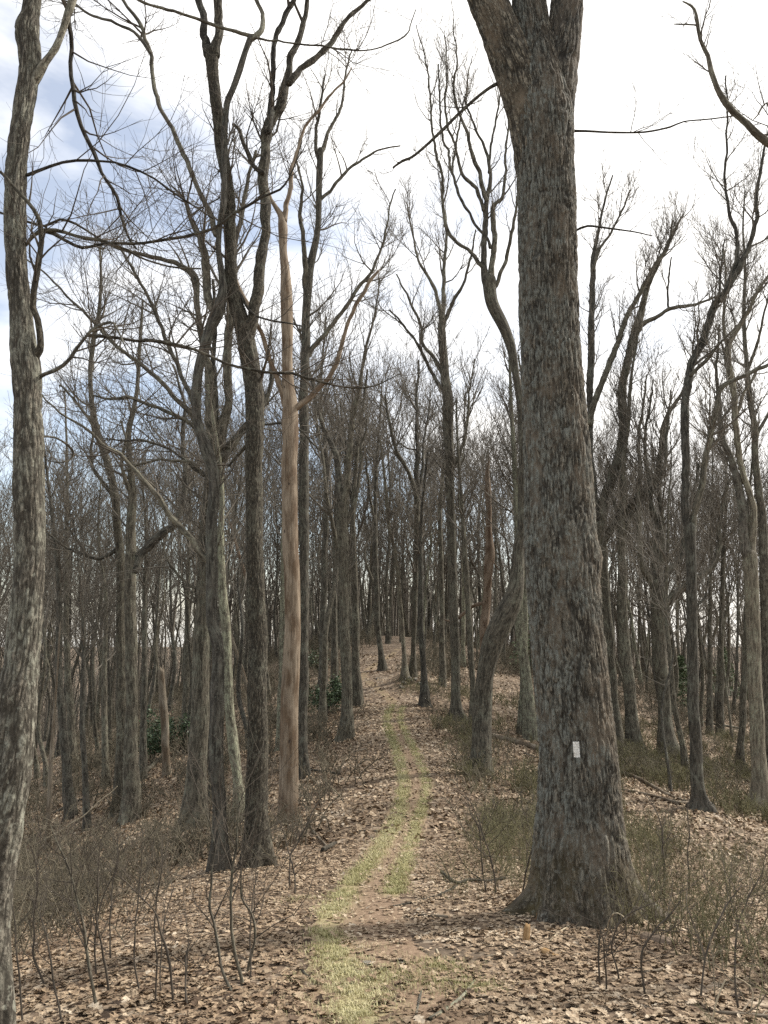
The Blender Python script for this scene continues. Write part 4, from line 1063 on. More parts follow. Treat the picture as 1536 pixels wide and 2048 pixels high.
tree('bare_tree', 'dark trunk cut by the right edge, rising behind the wavy-stemmed grey tree', M['brown'],
     [(1548, 1565, 30), (1540, 1400, 24), (1533, 1250, 21), (1528, 1120, 18), (1526, 1038, 16), (1518, 985, 14), (1511, 906, 13), (1508, 850, 12), (1499, 795, 11), (1493, 722, 9), (1487, 634, 8), (1490, 532, 6), (1486, 459, 4), (1490, 380, 3)],
     [[(1512, 880, 8), (1530, 840, 7), (1550, 800, 5)], [(1495, 740, 7), (1515, 690, 6), (1530, 620, 4), (1545, 560, 3)]],
     twigs=(50, 280, 900), S=16, ds=.11, scale=.95, seed=26, up=.2)
tree('bare_tree', 'thin reddish trunk on bare leaves between the two right-edge trees', M['brown'],
     [(1482, 1538, 18), (1482, 1490, 14), (1486, 1420, 13), (1491, 1330, 12), (1492, 1230, 10), (1500, 1120, 8), (1496, 1020, 6), (1505, 920, 4)],
     [], twigs=(18, 110, 360), S=12, ds=.14, scale=1.1, seed=27, up=.2)
tree('bare_tree', 'tree outside the right edge whose one thick curling limb hangs into the sky', M['pale'],
     [(1720, 1960, 60), (1715, 1500, 46), (1705, 900, 40), (1690, 500, 34), (1680, 330, 30), (1690, 100, 24), (1700, -150, 16)],
     [[0., (1682, 345, 22), (1610, 322, 18), (1540, 287, 17), (1510, 265, 16), (1480, 235, 14), (1450, 206, 13), (1432, 183, 11), (1420, 150, 11), (1417, 115, 9), (1408, 80, 8), (1398, 42, 7), (1390, 22, 6), (1376, 12, 4), (1366, 8, 3)],
      [0., (1600, 320, 6), (1560, 270, 6), (1536, 205, 5), (1515, 230, 3), (1505, 238, 2)],
      [.2, (1394, 50, 3), (1370, 50, 3), (1345, 52, 2)]],
     Y=6.8, twigs=(14, 40, 70), S=20, ds=.06, scale=.3, seed=28, trunk_twigs=False)

# poles, broken stems and thin trunks on the left slope
tree('dead_tree', 'short broken pole with a pale split top on the left slope', M['log'], [(333, 1552, 18), (332, 1500, 15), (330, 1440, 15), (326, 1390, 14), (323, 1344, 12)], [], twigs=None, S=14, ds=.08, seed=30, top_cap=True, flare=1.1)
tree('dead_tree', 'thin pale broken stem leaning beside the grey left-edge tree', M['log'], [(96, 1700, 10), (99, 1600, 9), (102, 1520, 8), (108, 1430, 5), (114, 1350, 4), (120, 1255, 3)], [], twigs=None, S=10, ds=.1, seed=31, top_cap=True, flare=1.1)
tree('dead_tree', 'slim red-brown dead stem leaning between the lichened and black trunks', M['snag'], [(528, 1440, 7), (510, 1260, 7), (492, 1157, 6), (475, 1100, 6), (459, 1042, 4)], [], twigs=None, S=8, ds=.15, seed=32, top_cap=True, flare=1.0)
tree('dead_tree', 'grey pole leaning left against the foot of the black trunk', M['log'], [(506, 1440, 9), (492, 1368, 8), (478, 1320, 7), (463, 1276, 6)], [], twigs=None, S=8, ds=.12, seed=33, top_cap=True, flare=1.0)
for px, py, w, lean, lab in ((141, 1635, 17, -22, 'leaning mid-brown trunk low on the left slope, nearest the edge tree'), (211, 1572, 12, -3, 'thin straight trunk left of the close pair on the leafy slope'),
                             (147, 1545, 14, -14, 'thin dark trunk higher up behind the leaning mid-brown one'), (175, 1660, 12, -10, 'slim sapling trunk half sunk in brush left of the close pair'),
                             (285, 1560, 13, 4, 'thin dark trunk just right of the close pair'), (370, 1490, 13, 4, 'dark slim trunk behind the green laurel on the left slope'),
                             (560, 1500, 15, 6, 'narrow lichened trunk between black trunk and barkless tree'), (645, 1392, 15, 4, 'dark trunk rising out of the farther laurel bush'), (668, 1372, 12, 2, 'slim trunk beside the farther laurel bush'),
                             (885, 1372, 11, -2, 'slim grey trunk behind the tall central tree'), (1062, 1480, 22, -24, 'pale leaning trunk against the left side of the oak'), (1048, 1470, 18, 0, 'mossy upright trunk seen beside the oak bark'),
                             (1440, 1470, 12, 3, 'thin trunk on the leafy right slope behind the twin-stemmed one'), (1418, 1470, 10, 2, 'thinner of the trunks on the leafy right slope')):
    h = 620 if w < 14 else 760
    rows = [(px, py, w * 1.2), (px + lean * .4, py - h * .15, w), (px + lean, py - h * .35, w * .85), (px + lean * 1.1 + RNG.uniform(-5, 5), py - h * .6, w * .65), (px + lean * 1.5 + RNG.uniform(-12, 12), py - h * .8, w * .4), (px + lean * 2 + RNG.uniform(-16, 16), py - h, w * .2)]
    tree('bare_tree', lab, M['lichen'] if 'lichen' in lab or 'mossy' in lab or 'pale' in lab else M['wood'], rows, [], twigs=(26, 150, 460), S=12, ds=.14, scale=1.15, seed=int(px) % 97, up=.18)

# ------------------------------------------------------------------ background trees, one by one
def proto_tree(H, r0, fork, seed, nlimb, spread, thin):
    g = Geo(); gc = Geo()
    zz = np.linspace(0, H, 16)
    off = (np.stack([vnoise(np.stack([zz / 4, zz * 0 + seed * 7.7, zz * 0], 1), seed), vnoise(np.stack([zz / 4, zz * 0 + seed * 3.1, zz * 0 + 5], 1), seed)], 1) - .5) * 1.5
    off -= off[0]
    lean = RNG.normal(0, .03, 2)
    P = np.concatenate([off + lean[None] * zz[:, None], zz[:, None]], 1)
    R = r0 * (1 - (zz / H) ** 1.1 * .93); R[0] *= 1.9
    P[0, 2] = -.4
    sp_ = spline(np.concatenate([P, R[:, None]], 1), .6)
    tube(g, sp_[:, :3], sp_[:, 3], 9, .12, seed=seed)
    PP, RR = resample(P, R, 16)
    i0 = int(16 * fork)
    PU, RU = PP[None, i0:], RR[None, i0:]
    a, ar = grow(PU, RU, nlimb, 0., (.24 * H, .45 * H), (18 + spread, 40 + spread), .13, 9, .72, .016, .13, tpow=1.4)
    b_, br = grow(a, ar, nlimb * 5, .2, (.07 * H, .2 * H), (22, 52), .16, 6, .7, .012, .15)
    c_, cr_ = grow(np.concatenate([b_, a[:, 3:]]), np.concatenate([br, ar[:, 3:]]), int(190 * thin), .15, (.8, 2.3), (22, 52), .16, 4, .75, .0095, .17)
    d_, dr = grow(c_, cr_, int(320 * thin), .15, (.4, 1.2), (22, 50), .14, 3, .8, .0075, .18)
    s_, sr = grow(PP[None, 3:12], RR[None, 3:12], 6, 0., (.7, 2.2), (50, 85), .03, 5, .25, .009, .2)
    tubes(gc, a, ar, 6); tubes(gc, b_, br, 4); tubes(gc, c_, cr_, 3); tubes(gc, d_, dr, 3); tubes(gc, s_, sr, 3)
    return g, gc
KINDS = []
spec = [('tall grey', 21, .17, .45, 10, 4, M['wood']), ('dark brown', 19, .15, .5, 9, 8, M['brown']), ('lichened', 18, .14, .42, 10, 10, M['lichen']), ('slender pole-like', 16, .085, .5, 8, 4, M['wood']),
        ('low-forked', 18, .16, .28, 9, 14, M['brown']), ('pale', 20, .13, .5, 10, 6, M['pale']), ('thin dark', 14, .07, .4, 8, 10, M['brown']), ('wide-crowned', 20, .2, .36, 11, 16, M['wood']),
        ('narrow-crowned', 22, .15, .55, 10, 2, M['wood']), ('spindly', 12, .055, .35, 8, 12, M['wood'])]
for k, (nm, H, r0, fk, nl, spr, mt) in enumerate(spec):
    g, gc = proto_tree(H, r0, fk, 100 + k, nl, spr, 1.0 if r0 > .1 else .7)
    KINDS.append((nm, g.mesh('trunk', mt, attrs=('bk', 'fur')), gc.mesh('crown', M['twig'])))
placed = list(TREES)
BG, BGO = [], []
MARKS = [(-10, 'left frame edge'), (47, 'grey knobbly tree'), (244, 'close pair of trunks'), (418, 'S-curved tree'), (455, 'lichened trunk'), (513, 'black furrowed trunk'), (584, 'barkless dead tree'),
         (691, 'grey two-forked trunk'), (757, 'kink-footed trunk'), (828, 'Y-forked trunk'), (910, 'tall central tree'), (985, 'bent leaning tree'), (1136, 'great oak'), (1250, 'left-leaning trunk'),
         (1318, 'goblet-shaped tree'), (1383, 'twin-stemmed trunk'), (1507, 'wavy-stemmed tree')]
count = 0
tries = 0
while count < 262 and tries < 9000:
    tries += 1
    y = math.sqrt(RNG.uniform(23 ** 2, 92 ** 2))
    x = RNG.uniform(-1, 1) * (.49 * y + 2)
    if tries % 7 == 0:
        y = RNG.uniform(58, 96); x = RNG.uniform(-16, 18)
    u = x - float(xc(y))
    if abs(u) < 2.6 and y < 62: continue
    if abs(u) < 5 and y < 33: continue
    if -4 < u < 6 and y < 45 and RNG.random() < .5: continue
    sx_ = 768 + FPX * x / y
    lim = np.interp(sx_, [0, 250, 420, 600, 700, 800, 900, 1000, 1200, 1536], [985, 1000, 900, 640, 640, 790, 730, 760, 900, 960]) + RNG.normal(0, 45)
    zt = at(sx_, lim, y)[2] - float(gz(x, y))
    if min((x - a) ** 2 + (y - c) ** 2 for a, c in placed) < (2.0 if y > 34 else 4.): continue
    k = int(RNG.choice(len(KINDS), p=np.array([.12, .13, .08, .15, .08, .08, .13, .06, .09, .08])))
    s = min(RNG.uniform(.82, 1.18), zt / spec[k][1])
    if s < .5: continue
    placed.append((x, y))
    nm, mt_, mc_ = KINDS[k]
    BG.append((nm, x, y, count))
    root = thing('forest_tree', 'bare tree', 'tree', (x, y, float(gz(x, y))), 'bare trees of the woods beyond the trailside')
    BGO.append(root)
    root.scale = (s, s, s * RNG.uniform(.92, 1.08)); root.rotation_euler = (0, 0, RNG.uniform(0, 6.28))
    for part, me in (('trunk', mt_), ('crown', mc_)):
        o = bpy.data.objects.new(part, me); C.objects.link(o); o.parent = root
    count += 1

from collections import defaultdict
slots = defaultdict(list)
for (nm, x, y, k), o in zip(BG, BGO):
    v = np.array([x, y, gz(x, y) + 2.5 - CAM_Z])
    sx = 768 + FPX * v[0] / (v[1] * CP_ + v[2] * SP_)
    mk = min(MARKS, key=lambda m_: abs(m_[0] - sx))
    gap = sx - mk[0]
    rel = 'behind the' if abs(gap) < 9 else (('just left of the' if gap > -40 else 'well left of the') if gap < 0 else ('just right of the' if gap < 40 else 'well right of the'))
    slots[(nm, rel, mk[1])].append((y, o))
ORD = [('',), ('nearer', 'farther'), ('nearest', 'middle', 'farthest'), ('nearest', 'second nearest', 'second farthest', 'farthest')]
for (nm, rel, mk), lst in slots.items():
    lst.sort(key=lambda q_: q_[0])
    for j, (yy, o) in enumerate(lst):
        zone = ''; od = ORD[len(lst) - 1][j] if len(lst) <= 4 else ('nearest', 'second nearest', 'third nearest', 'fourth nearest', 'fifth nearest', 'sixth nearest')[min(j, 5)]
        zone = 'in nearer woods' if yy < 50 else 'far back'
        o['label'] = ' '.join(f'{od} {nm} tree {rel} {mk}, {zone}'.rstrip(', ').split())

# far wood that reads as one mass
fw = Geo()
n = 1800
y = np.sqrt(RNG.uniform(86 ** 2, 215 ** 2, n)); x = RNG.uniform(-1, 1, n) * (.5 * y + 6)
mid = RNG.random(n) < .10
x = np.where(mid, RNG.uniform(-.16, .2, n) * y, x); y = np.where(mid, RNG.uniform(84, 130, n), y)
z = gz(x, y)
H = RNG.uniform(12, 20, n); r0 = RNG.uniform(.07, .2, n)
kk = np.linspace(0, 1, 4)
P = np.stack([x[:, None] + RNG.normal(0, .5, (n, 4)) * kk[None], y[:, None] + RNG.normal(0, .5, (n, 4)) * kk[None], z[:, None] - .3 + H[:, None] * kk[None]], -1)
R = r0[:, None] * (1 - .85 * kk[None])
tubes(fw, P, R, 4)
a, ar = grow(P, R, n * 8, .25, (2.5, 6.), (22, 55), .14, 2, .6, .03, .14, lenw=False)
b_, br = grow(a, ar, n * 12, .1, (1.2, 3.8), (22, 55), .14, 2, .7, .024, .15)
tubes(fw, a, ar, 3); tubes(fw, b_, br, 3)
tag(fw.build('distant_woods', M['twig']), kind='stuff')

# ------------------------------------------------------------------ evergreens
def leaf_cloud(geo, P, size, tone, flat=.5):
    n = len(P)
    d = norm(RNG.normal(size=(n, 3)) * np.array([1, 1, flat])); e = norm(np.cross(d, RNG.normal(size=(n, 3))))
    s = size * RNG.uniform(.7, 1.3, n)
    V = np.stack([P, P + (d * .5 + e * .22) * s[:, None], P + d * s[:, None], P + (d * .5 - e * .22) * s[:, None]], 1)
    geo.add(V.reshape(-1, 3), q=np.arange(n)[:, None] * 4 + np.array([[0, 1, 2, 3]]), tone=np.repeat(tone, 4))
def laurel(px, py, w, h, n, lab):
    b = hit(px, py); b[2] = gz(b[0], b[1])
    root = thing('laurel_bush', lab, 'shrub', b)
    g = Geo(); ends = []
    for k in range(9):
        a = RNG.uniform(0, 6.28); r = w * RNG.uniform(.2, .5)
        tip = b + np.array([math.cos(a) * r, math.sin(a) * r * .7, h * RNG.uniform(.5, .95)])
        s_ = spline([(*b, .018), (*(b * .5 + tip * .5 + np.array([0, 0, h * .1])), .012), (*tip, .006)], .12)
        g2 = Geo(); tube(g2, s_[:, :3], s_[:, 3], 6, .1); g2.build('stem', M['brown'], root, b, attrs=('bk', 'fur'))
        ends.append(resample(s_[:, :3], s_[:, 3], 8))
    a, ar = grow(np.stack([p for p, r in ends]), np.stack([r for p, r in ends]), 60, .3, (.2 * h, .5 * h), (20, 70), .1, 4, .6, .004)
    tubes(g, a, ar, 3); g.build('crown', M['brush_brown'], root, b)
    g = Geo()
    idx = RNG.integers(0, len(a), n)
    p = a[idx, RNG.integers(1, 4, n)] + RNG.normal(0, .06 * h, (n, 3))
    leaf_cloud(g, p, .13, np.clip(RNG.beta(1.6, 2.2, n), 0, 1))
    g.build('foliage', M['laurel'], root, b, smooth=False, attrs=('tone',))
laurel(355, 1508, 3.0, 1.8, 2000, 'dark green laurel bush on the left slope below the curved tree')
laurel(302, 1532, 1.9, 1.5, 1000, 'smaller green laurel bush beside the close pair of trunks')
laurel(648, 1436, 2.8, 1.6, 2400, 'glossy green laurel bush behind the grey two-forked trunk')
laurel(640, 1352, 1.6, 1.6, 450, 'sparse young laurel in the distance left of the trail')
def conifer(px, py, h, lab):
    b = hit(px, py); b[2] = gz(b[0], b[1])
    root = thing('young_conifer', lab, 'tree', b, None)
    zz = np.linspace(0, h, 9)
    g = Geo(); tube(g, np.stack([b[0] + 0 * zz, b[1] + 0 * zz, b[2] - .1 + zz], 1), .06 * (1 - zz / h * .9), 7, .1); g.build('trunk', M['brown'], root, b, attrs=('bk', 'fur'))
    g = Geo()
    n = 1000
    t_ = RNG.uniform(.06, 1, n) ** .8; a = RNG.choice(np.linspace(0, 6.28, 17), n) + RNG.normal(0, .16, n) + t_ * 9
    rr = (1 - t_ ** 1.6) * h * .36 * RNG.uniform(.1, 1.15, n) ** .6 * (.55 + .6 * RNG.random(17))[np.minimum((a / 6.28 * 17).astype(int) % 17, 16)]
    p = b + np.stack([np.cos(a) * rr, np.sin(a) * rr, t_ * h - rr * .25 + RNG.normal(0, .08, n)], 1)
    leaf_cloud(g, p, .22, RNG.random(n), .3)
    g.build('crown', M['needle'], root, b, smooth=False, attrs=('tone',))
conifer(1290, 1322, 4.2, 'dim green young conifer behind the goblet-shaped tree')
conifer(1366, 1425, 3.2, 'small green conifer behind the slim twin-stemmed trunk')
conifer(1452, 1400, 4.2, 'dark young conifer in the shade near the right edge')
conifer(1500, 1402, 3.4, 'lower dark conifer farthest to the right')
conifer(1062, 1352, 5., 'faint green conifer glimpsed left of the oak trunk')

# ------------------------------------------------------------------ logs, sticks, rocks
def lying(name, label, cat, rows, mat, S=10, lift=.6, group=None, seed=1, stubs=0):
    pts = []
    for px, py, w in rows:
        p = hit(px, py)
        r = w * .5 * p[1] / FPX
        p[2] = gz(p[0], p[1]) + r * lift
        pts.append((*p, r))
    sp_ = spline(pts, .06)
    g = Geo(); tube(g, sp_[:, :3], sp_[:, 3], S, .16, True, seed=seed, jag=.03)
    o = sp_[len(sp_) // 2, :3]
    root = thing(name, label, cat, o, group)
    g.build('wood', mat, root, o, attrs=('bk', 'fur'))
    if stubs:
        P, R = resample(sp_[:, :3], sp_[:, 3], 10)
        a, ar = grow(P[None], R[None], stubs, .1, (.2, .7), (30, 70), .06, 4, .5, .004, .2)
        for k in range(stubs):
            g = Geo(); tubes(g, a[k:k + 1], ar[k:k + 1], 5); g.build('side_branch', mat, root, o)
lying('fallen_log', 'weathered fallen log lying on leaves left of the oak', 'log', [(984, 1476, 11), (1020, 1485, 12), (1078, 1502, 13), (1110, 1512, 12)], M['log'], 14, seed=2)
lying('stick', 'short dark stick just below the weathered log', 'stick', [(1048, 1508, 4), (1072, 1517, 4)], M['wood'], 7)
lying('fallen_branch', 'long pale fallen branch curving right of the oak through the brush', 'branch', [(1232, 1548, 7), (1262, 1556, 8), (1290, 1568, 7), (1330, 1590, 6), (1370, 1606, 5)], M['log'], 10, 1.2, stubs=5)
lying('fallen_branch', 'second fallen branch ending at the slim twin-stemmed trunk', 'branch', [(1225, 1578, 3), (1268, 1586, 5), (1310, 1596, 6), (1350, 1608, 7), (1392, 1610, 7)], M['log'], 10, 1., stubs=4)
lying('fallen_log', 'dark log far down the right slope behind the goblet-shaped tree', 'log', [(1272, 1352, 5), (1300, 1360, 7), (1340, 1372, 7)], M['brown'], 8)
lying('fallen_log', 'dark thin log across leaves on the far right slope', 'log', [(1400, 1444, 4), (1440, 1452, 5), (1480, 1458, 4)], M['brown'], 8)
lying('fallen_log', 'dark log lying down the left slope right of the close pair', 'log', [(282, 1556, 8), (300, 1540, 8), (325, 1516, 6)], M['brown'], 8, 1.)
lying('fallen_log', 'thin dark log high on the left slope left of the close pair', 'log', [(158, 1492, 4), (180, 1480, 5), (202, 1472, 4)], M['brown'], 8)
lying('fallen_log', 'long dark stick slanting over leaves below the close pair', 'log', [(108, 1628, 5), (150, 1606, 5), (205, 1588, 4)], M['brown'], 8)
lying('fallen_log', 'pale broken log lying left of the far laurel bush', 'log', [(614, 1380, 5), (632, 1370, 7), (648, 1358, 7)], M['log'], 8, 1.)
lying('fallen_log', 'pale log in the distance between two slim trunks', 'log', [(670, 1350, 7), (688, 1340, 7), (700, 1335, 6)], M['log'], 8, 1.)
lying('stick', 'pale smooth stick lying across the leaves left of the trail bend', 'stick', [(705, 1505, 3), (730, 1500, 4), (768, 1486, 4)], M['log'], 7)
lying('fallen_branch', 'dark forked fallen branch on the leaves between the trail and the oak', 'branch', [(1010, 1760, 5), (975, 1766, 5), (940, 1765, 6), (915, 1770, 6), (900, 1764, 7), (884, 1752, 8)], M['dark'], 8, 1.5, stubs=6)
lying('stick', 'long dark stick slanting from the forked branch toward the trail', 'stick', [(915, 1775, 5), (880, 1792, 5), (830, 1806, 4), (780, 1815, 3)], M['dark'], 7, 1.)
lying('stick', 'short pale bleached stick on leaves right of the trail', 'stick', [(836, 1832, 6), (862, 1834, 7), (895, 1836, 6)], M['log'], 8)
lying('stick', 'small bent whitish stick on the bare shade-tinted ground', 'stick', [(873, 1901, 4), (878, 1915, 5), (876, 1932, 4)], M['stalk'], 7)
lying('stick', 'grey straight stick on the ground at the foot of the oak', 'stick', [(965, 1916, 4), (990, 1913, 5), (1014, 1910, 5)], M['log'], 7)
lying('stick', 'thin grey stick near the bent whitish one', 'stick', [(842, 1937, 4), (868, 1940, 4), (874, 1938, 3)], M['log'], 7)
lying('fallen_branch', 'mossy dark branch lying toward the bottom edge right of the path', 'branch', [(950, 1968, 7), (925, 2000, 8), (895, 2022, 8), (860, 2044, 8)], M['lichen'], 8, 1., stubs=3)
lying('stick', 'dark stick pointing down the path at the bottom edge', 'stick', [(842, 1985, 5), (836, 2015, 6), (830, 2046, 6)], M['wood'], 7)
lying('stick', 'dark twig on the leaves left of the grass patch', 'stick', [(604, 1944, 5), (615, 1954, 5), (632, 1968, 4)], M['dark'], 7)
lying('stick', 'dark curved stick left of the trail below the dead tree', 'stick', [(645, 1705, 9), (655, 1700, 9), (671, 1690, 7)], M['dark'], 7, 1.)
lying('stick', 'long leaf-coloured stick right of the dead tree foot', 'stick', [(625, 1665, 4), (640, 1682, 4), (658, 1700, 3)], M['log'], 7, 2.)
lying('fallen_branch', 'thin dark branch on leaves left of the trail above the dark clump', 'branch', [(600, 1540, 3), (640, 1545, 4), (680, 1550, 3)], M['dark'], 7, 1.5, stubs=3)
lying('stick', 'horizontal dark stick across leaves left of the trail curve', 'stick', [(715, 1664, 4), (740, 1663, 4), (768, 1665, 3)], M['dark'], 7)
lying('fallen_branch', 'grey branch on leaves beneath the pale stalks at lower right', 'branch', [(1290, 1950, 5), (1320, 1945, 6), (1345, 1930, 5)], M['log'], 8, 1.5, stubs=4)
lying('fallen_branch', 'weathered branch crossing the bottom right corner', 'branch', [(1430, 2030, 6), (1475, 2034, 7), (1530, 2040, 7)], M['log'], 8, 1.5, stubs=3)
lying('fallen_branch', 'thin branch lying behind stems left of the oak foot', 'branch', [(968, 1716, 5), (1010, 1719, 6), (1070, 1720, 6)], M['log'], 8, 1.)
lying('stick', 'pale twig on leaves below the oak roots', 'stick', [(1100, 1885, 3), (1118, 1868, 3), (1135, 1858, 3)], M['stalk'], 6, 2.)

def chunk(name, label, cat, px, py, L_, r, tilt, az, mat, jag=.03, ends=None):
    b = hit(px, py); b[2] = gz(b[0], b[1])
    root = thing(name, label, cat, b)
    d = np.array([math.cos(az) * math.cos(tilt), math.sin(az) * math.cos(tilt), math.sin(tilt)])
    st = b + np.array([0, 0, r * .6 * math.cos(tilt) - .02])
    P = st[None] + d[None] * np.linspace(0, L_, 9)[:, None]
    R = r * (1 + .25 * (RNG.random(9) - .5)); R[-1] *= .7
    g = Geo(); tube(g, P, R, 12, .35, True, seed=int(px), jag=jag); g.build('wood', mat, root, b, attrs=('bk', 'fur'))
chunk('rotten_stub', 'upright orange rotten stub poking from the leaves below the oak roots', 'wood chunk', 1050, 1886, .15, .028, 1.2, .9, M['rot'])
chunk('rotten_wood', 'broken orange and brown rotten wood lying on the leaves right of the stub', 'wood chunk', 1085, 1905, .26, .035, .1, -1.2, M['rot'])
chunk('rotten_wood', 'larger pale rotten wood block under the arching stalks', 'wood chunk', 1290, 1880, .30, .06, .15, -1.0, M['snag'])
chunk('rotten_stub', 'tiny tan stub between the roots of the oak', 'wood chunk', 1074, 1838, .09, .02, 1.2, .6, M['rot'])
chunk('tree_stump', 'small broken stump with an orange top beside the trail, below the central tree', 'stump', 926, 1466, .28, .085, 1.5, 0., M['snag'], .08)
def rock(px, py, s, lab, grp=None):
    b = hit(px, py); b[2] = gz(b[0], b[1])
    me = bpy.data.meshes.new('rock')
    import bmesh
    bm = bmesh.new(); bmesh.ops.create_icosphere(bm, subdivisions=3, radius=1)
    co = np.array([v.co[:] for v in bm.verts])
    sd = int(px * 7 + py)
    q = co * (1 + .5 * (vnoise(co * 1.3 + sd, sd) - .5)[:, None] + .25 * (vnoise(co * 3.1 + sd, sd) - .5)[:, None])
    for k in range(5):
        nn = norm(RNG.normal(size=3)); dd = q @ nn; q = q - np.clip(dd - .62, 0, 9)[:, None] * nn[None]
    for v, c in zip(bm.verts, q): v.co = tuple(c)
    bm.to_mesh(me); bm.free(); me.materials.append(M['rock'])
    o = bpy.data.objects.new('rock', me); C.objects.link(o)
    o.location = (b[0], b[1], b[2] + s[2] * .35); o.scale = s; o.rotation_euler = (RNG.normal(0, .2), RNG.normal(0, .2), RNG.uniform(0, 6))
    tag(o, lab, 'rock', grp)
rock(820, 1364, (.26, .2, .16), 'largest whitish rock of the pile between two slim trunks')
rock(808, 1368, (.18, .15, .1), 'flat pale rock at the left foot of the rock pile')
rock(832, 1362, (.16, .14, .12), 'mossy grey rock at the right end of the rock pile')
rock(840, 1370, (.2, .13, .09), 'low grey rock behind the slim trunk right of the pile')
rock(804, 1378, (.2, .16, .07), 'flat half-buried rock below the rock pile')
rock(757, 1358, (.2, .15, .08), 'half-buried grey rock at the foot of the kinked trunk')
rock(805, 1926, (.06, .05, .02), 'small flat pale stone on the shade-tinted ground in the path')
rock(738, 1930, (.07, .04, .015), 'thin pale flake of stone beside the grass patch')

# ------------------------------------------------------------------ saplings and stalks, traced one by one
def sapling(rows, label, mat, n=(7, 18, 26), scale=.32, up=.1, cat='sapling', name='bare_sapling', S=7):
    b = hit(rows[0][0], rows[0][1]); Y = float(b[1]); b[2] = gz(b[0], b[1])
    root = thing(name, label, cat, b)
    br_ = branch3d([(a_, b_, w_ * .7) for a_, b_, w_ in rows], Y, RNG.uniform(-.3, .3))
    br_[0] = (b[0], b[1], b[2] - .04, br_[0][3])
    sp_ = kink(spline(br_, .04), int(rows[0][0]))
    g = Geo(); tube(g, sp_[:, :3], sp_[:, 3], S, .12); g.build('stem', mat, root, b, attrs=('bk', 'fur'))
    if n:
        P, R = resample(sp_[:, :3], sp_[:, 3], 16)
        g = Geo(); crown(g, P[None], R[None], *n, scale=scale, up=up, rmin=.00022 * Y, t0=.25); g.build('crown', M['twig_dark'] if mat is not M['stalk'] else mat, root, b)
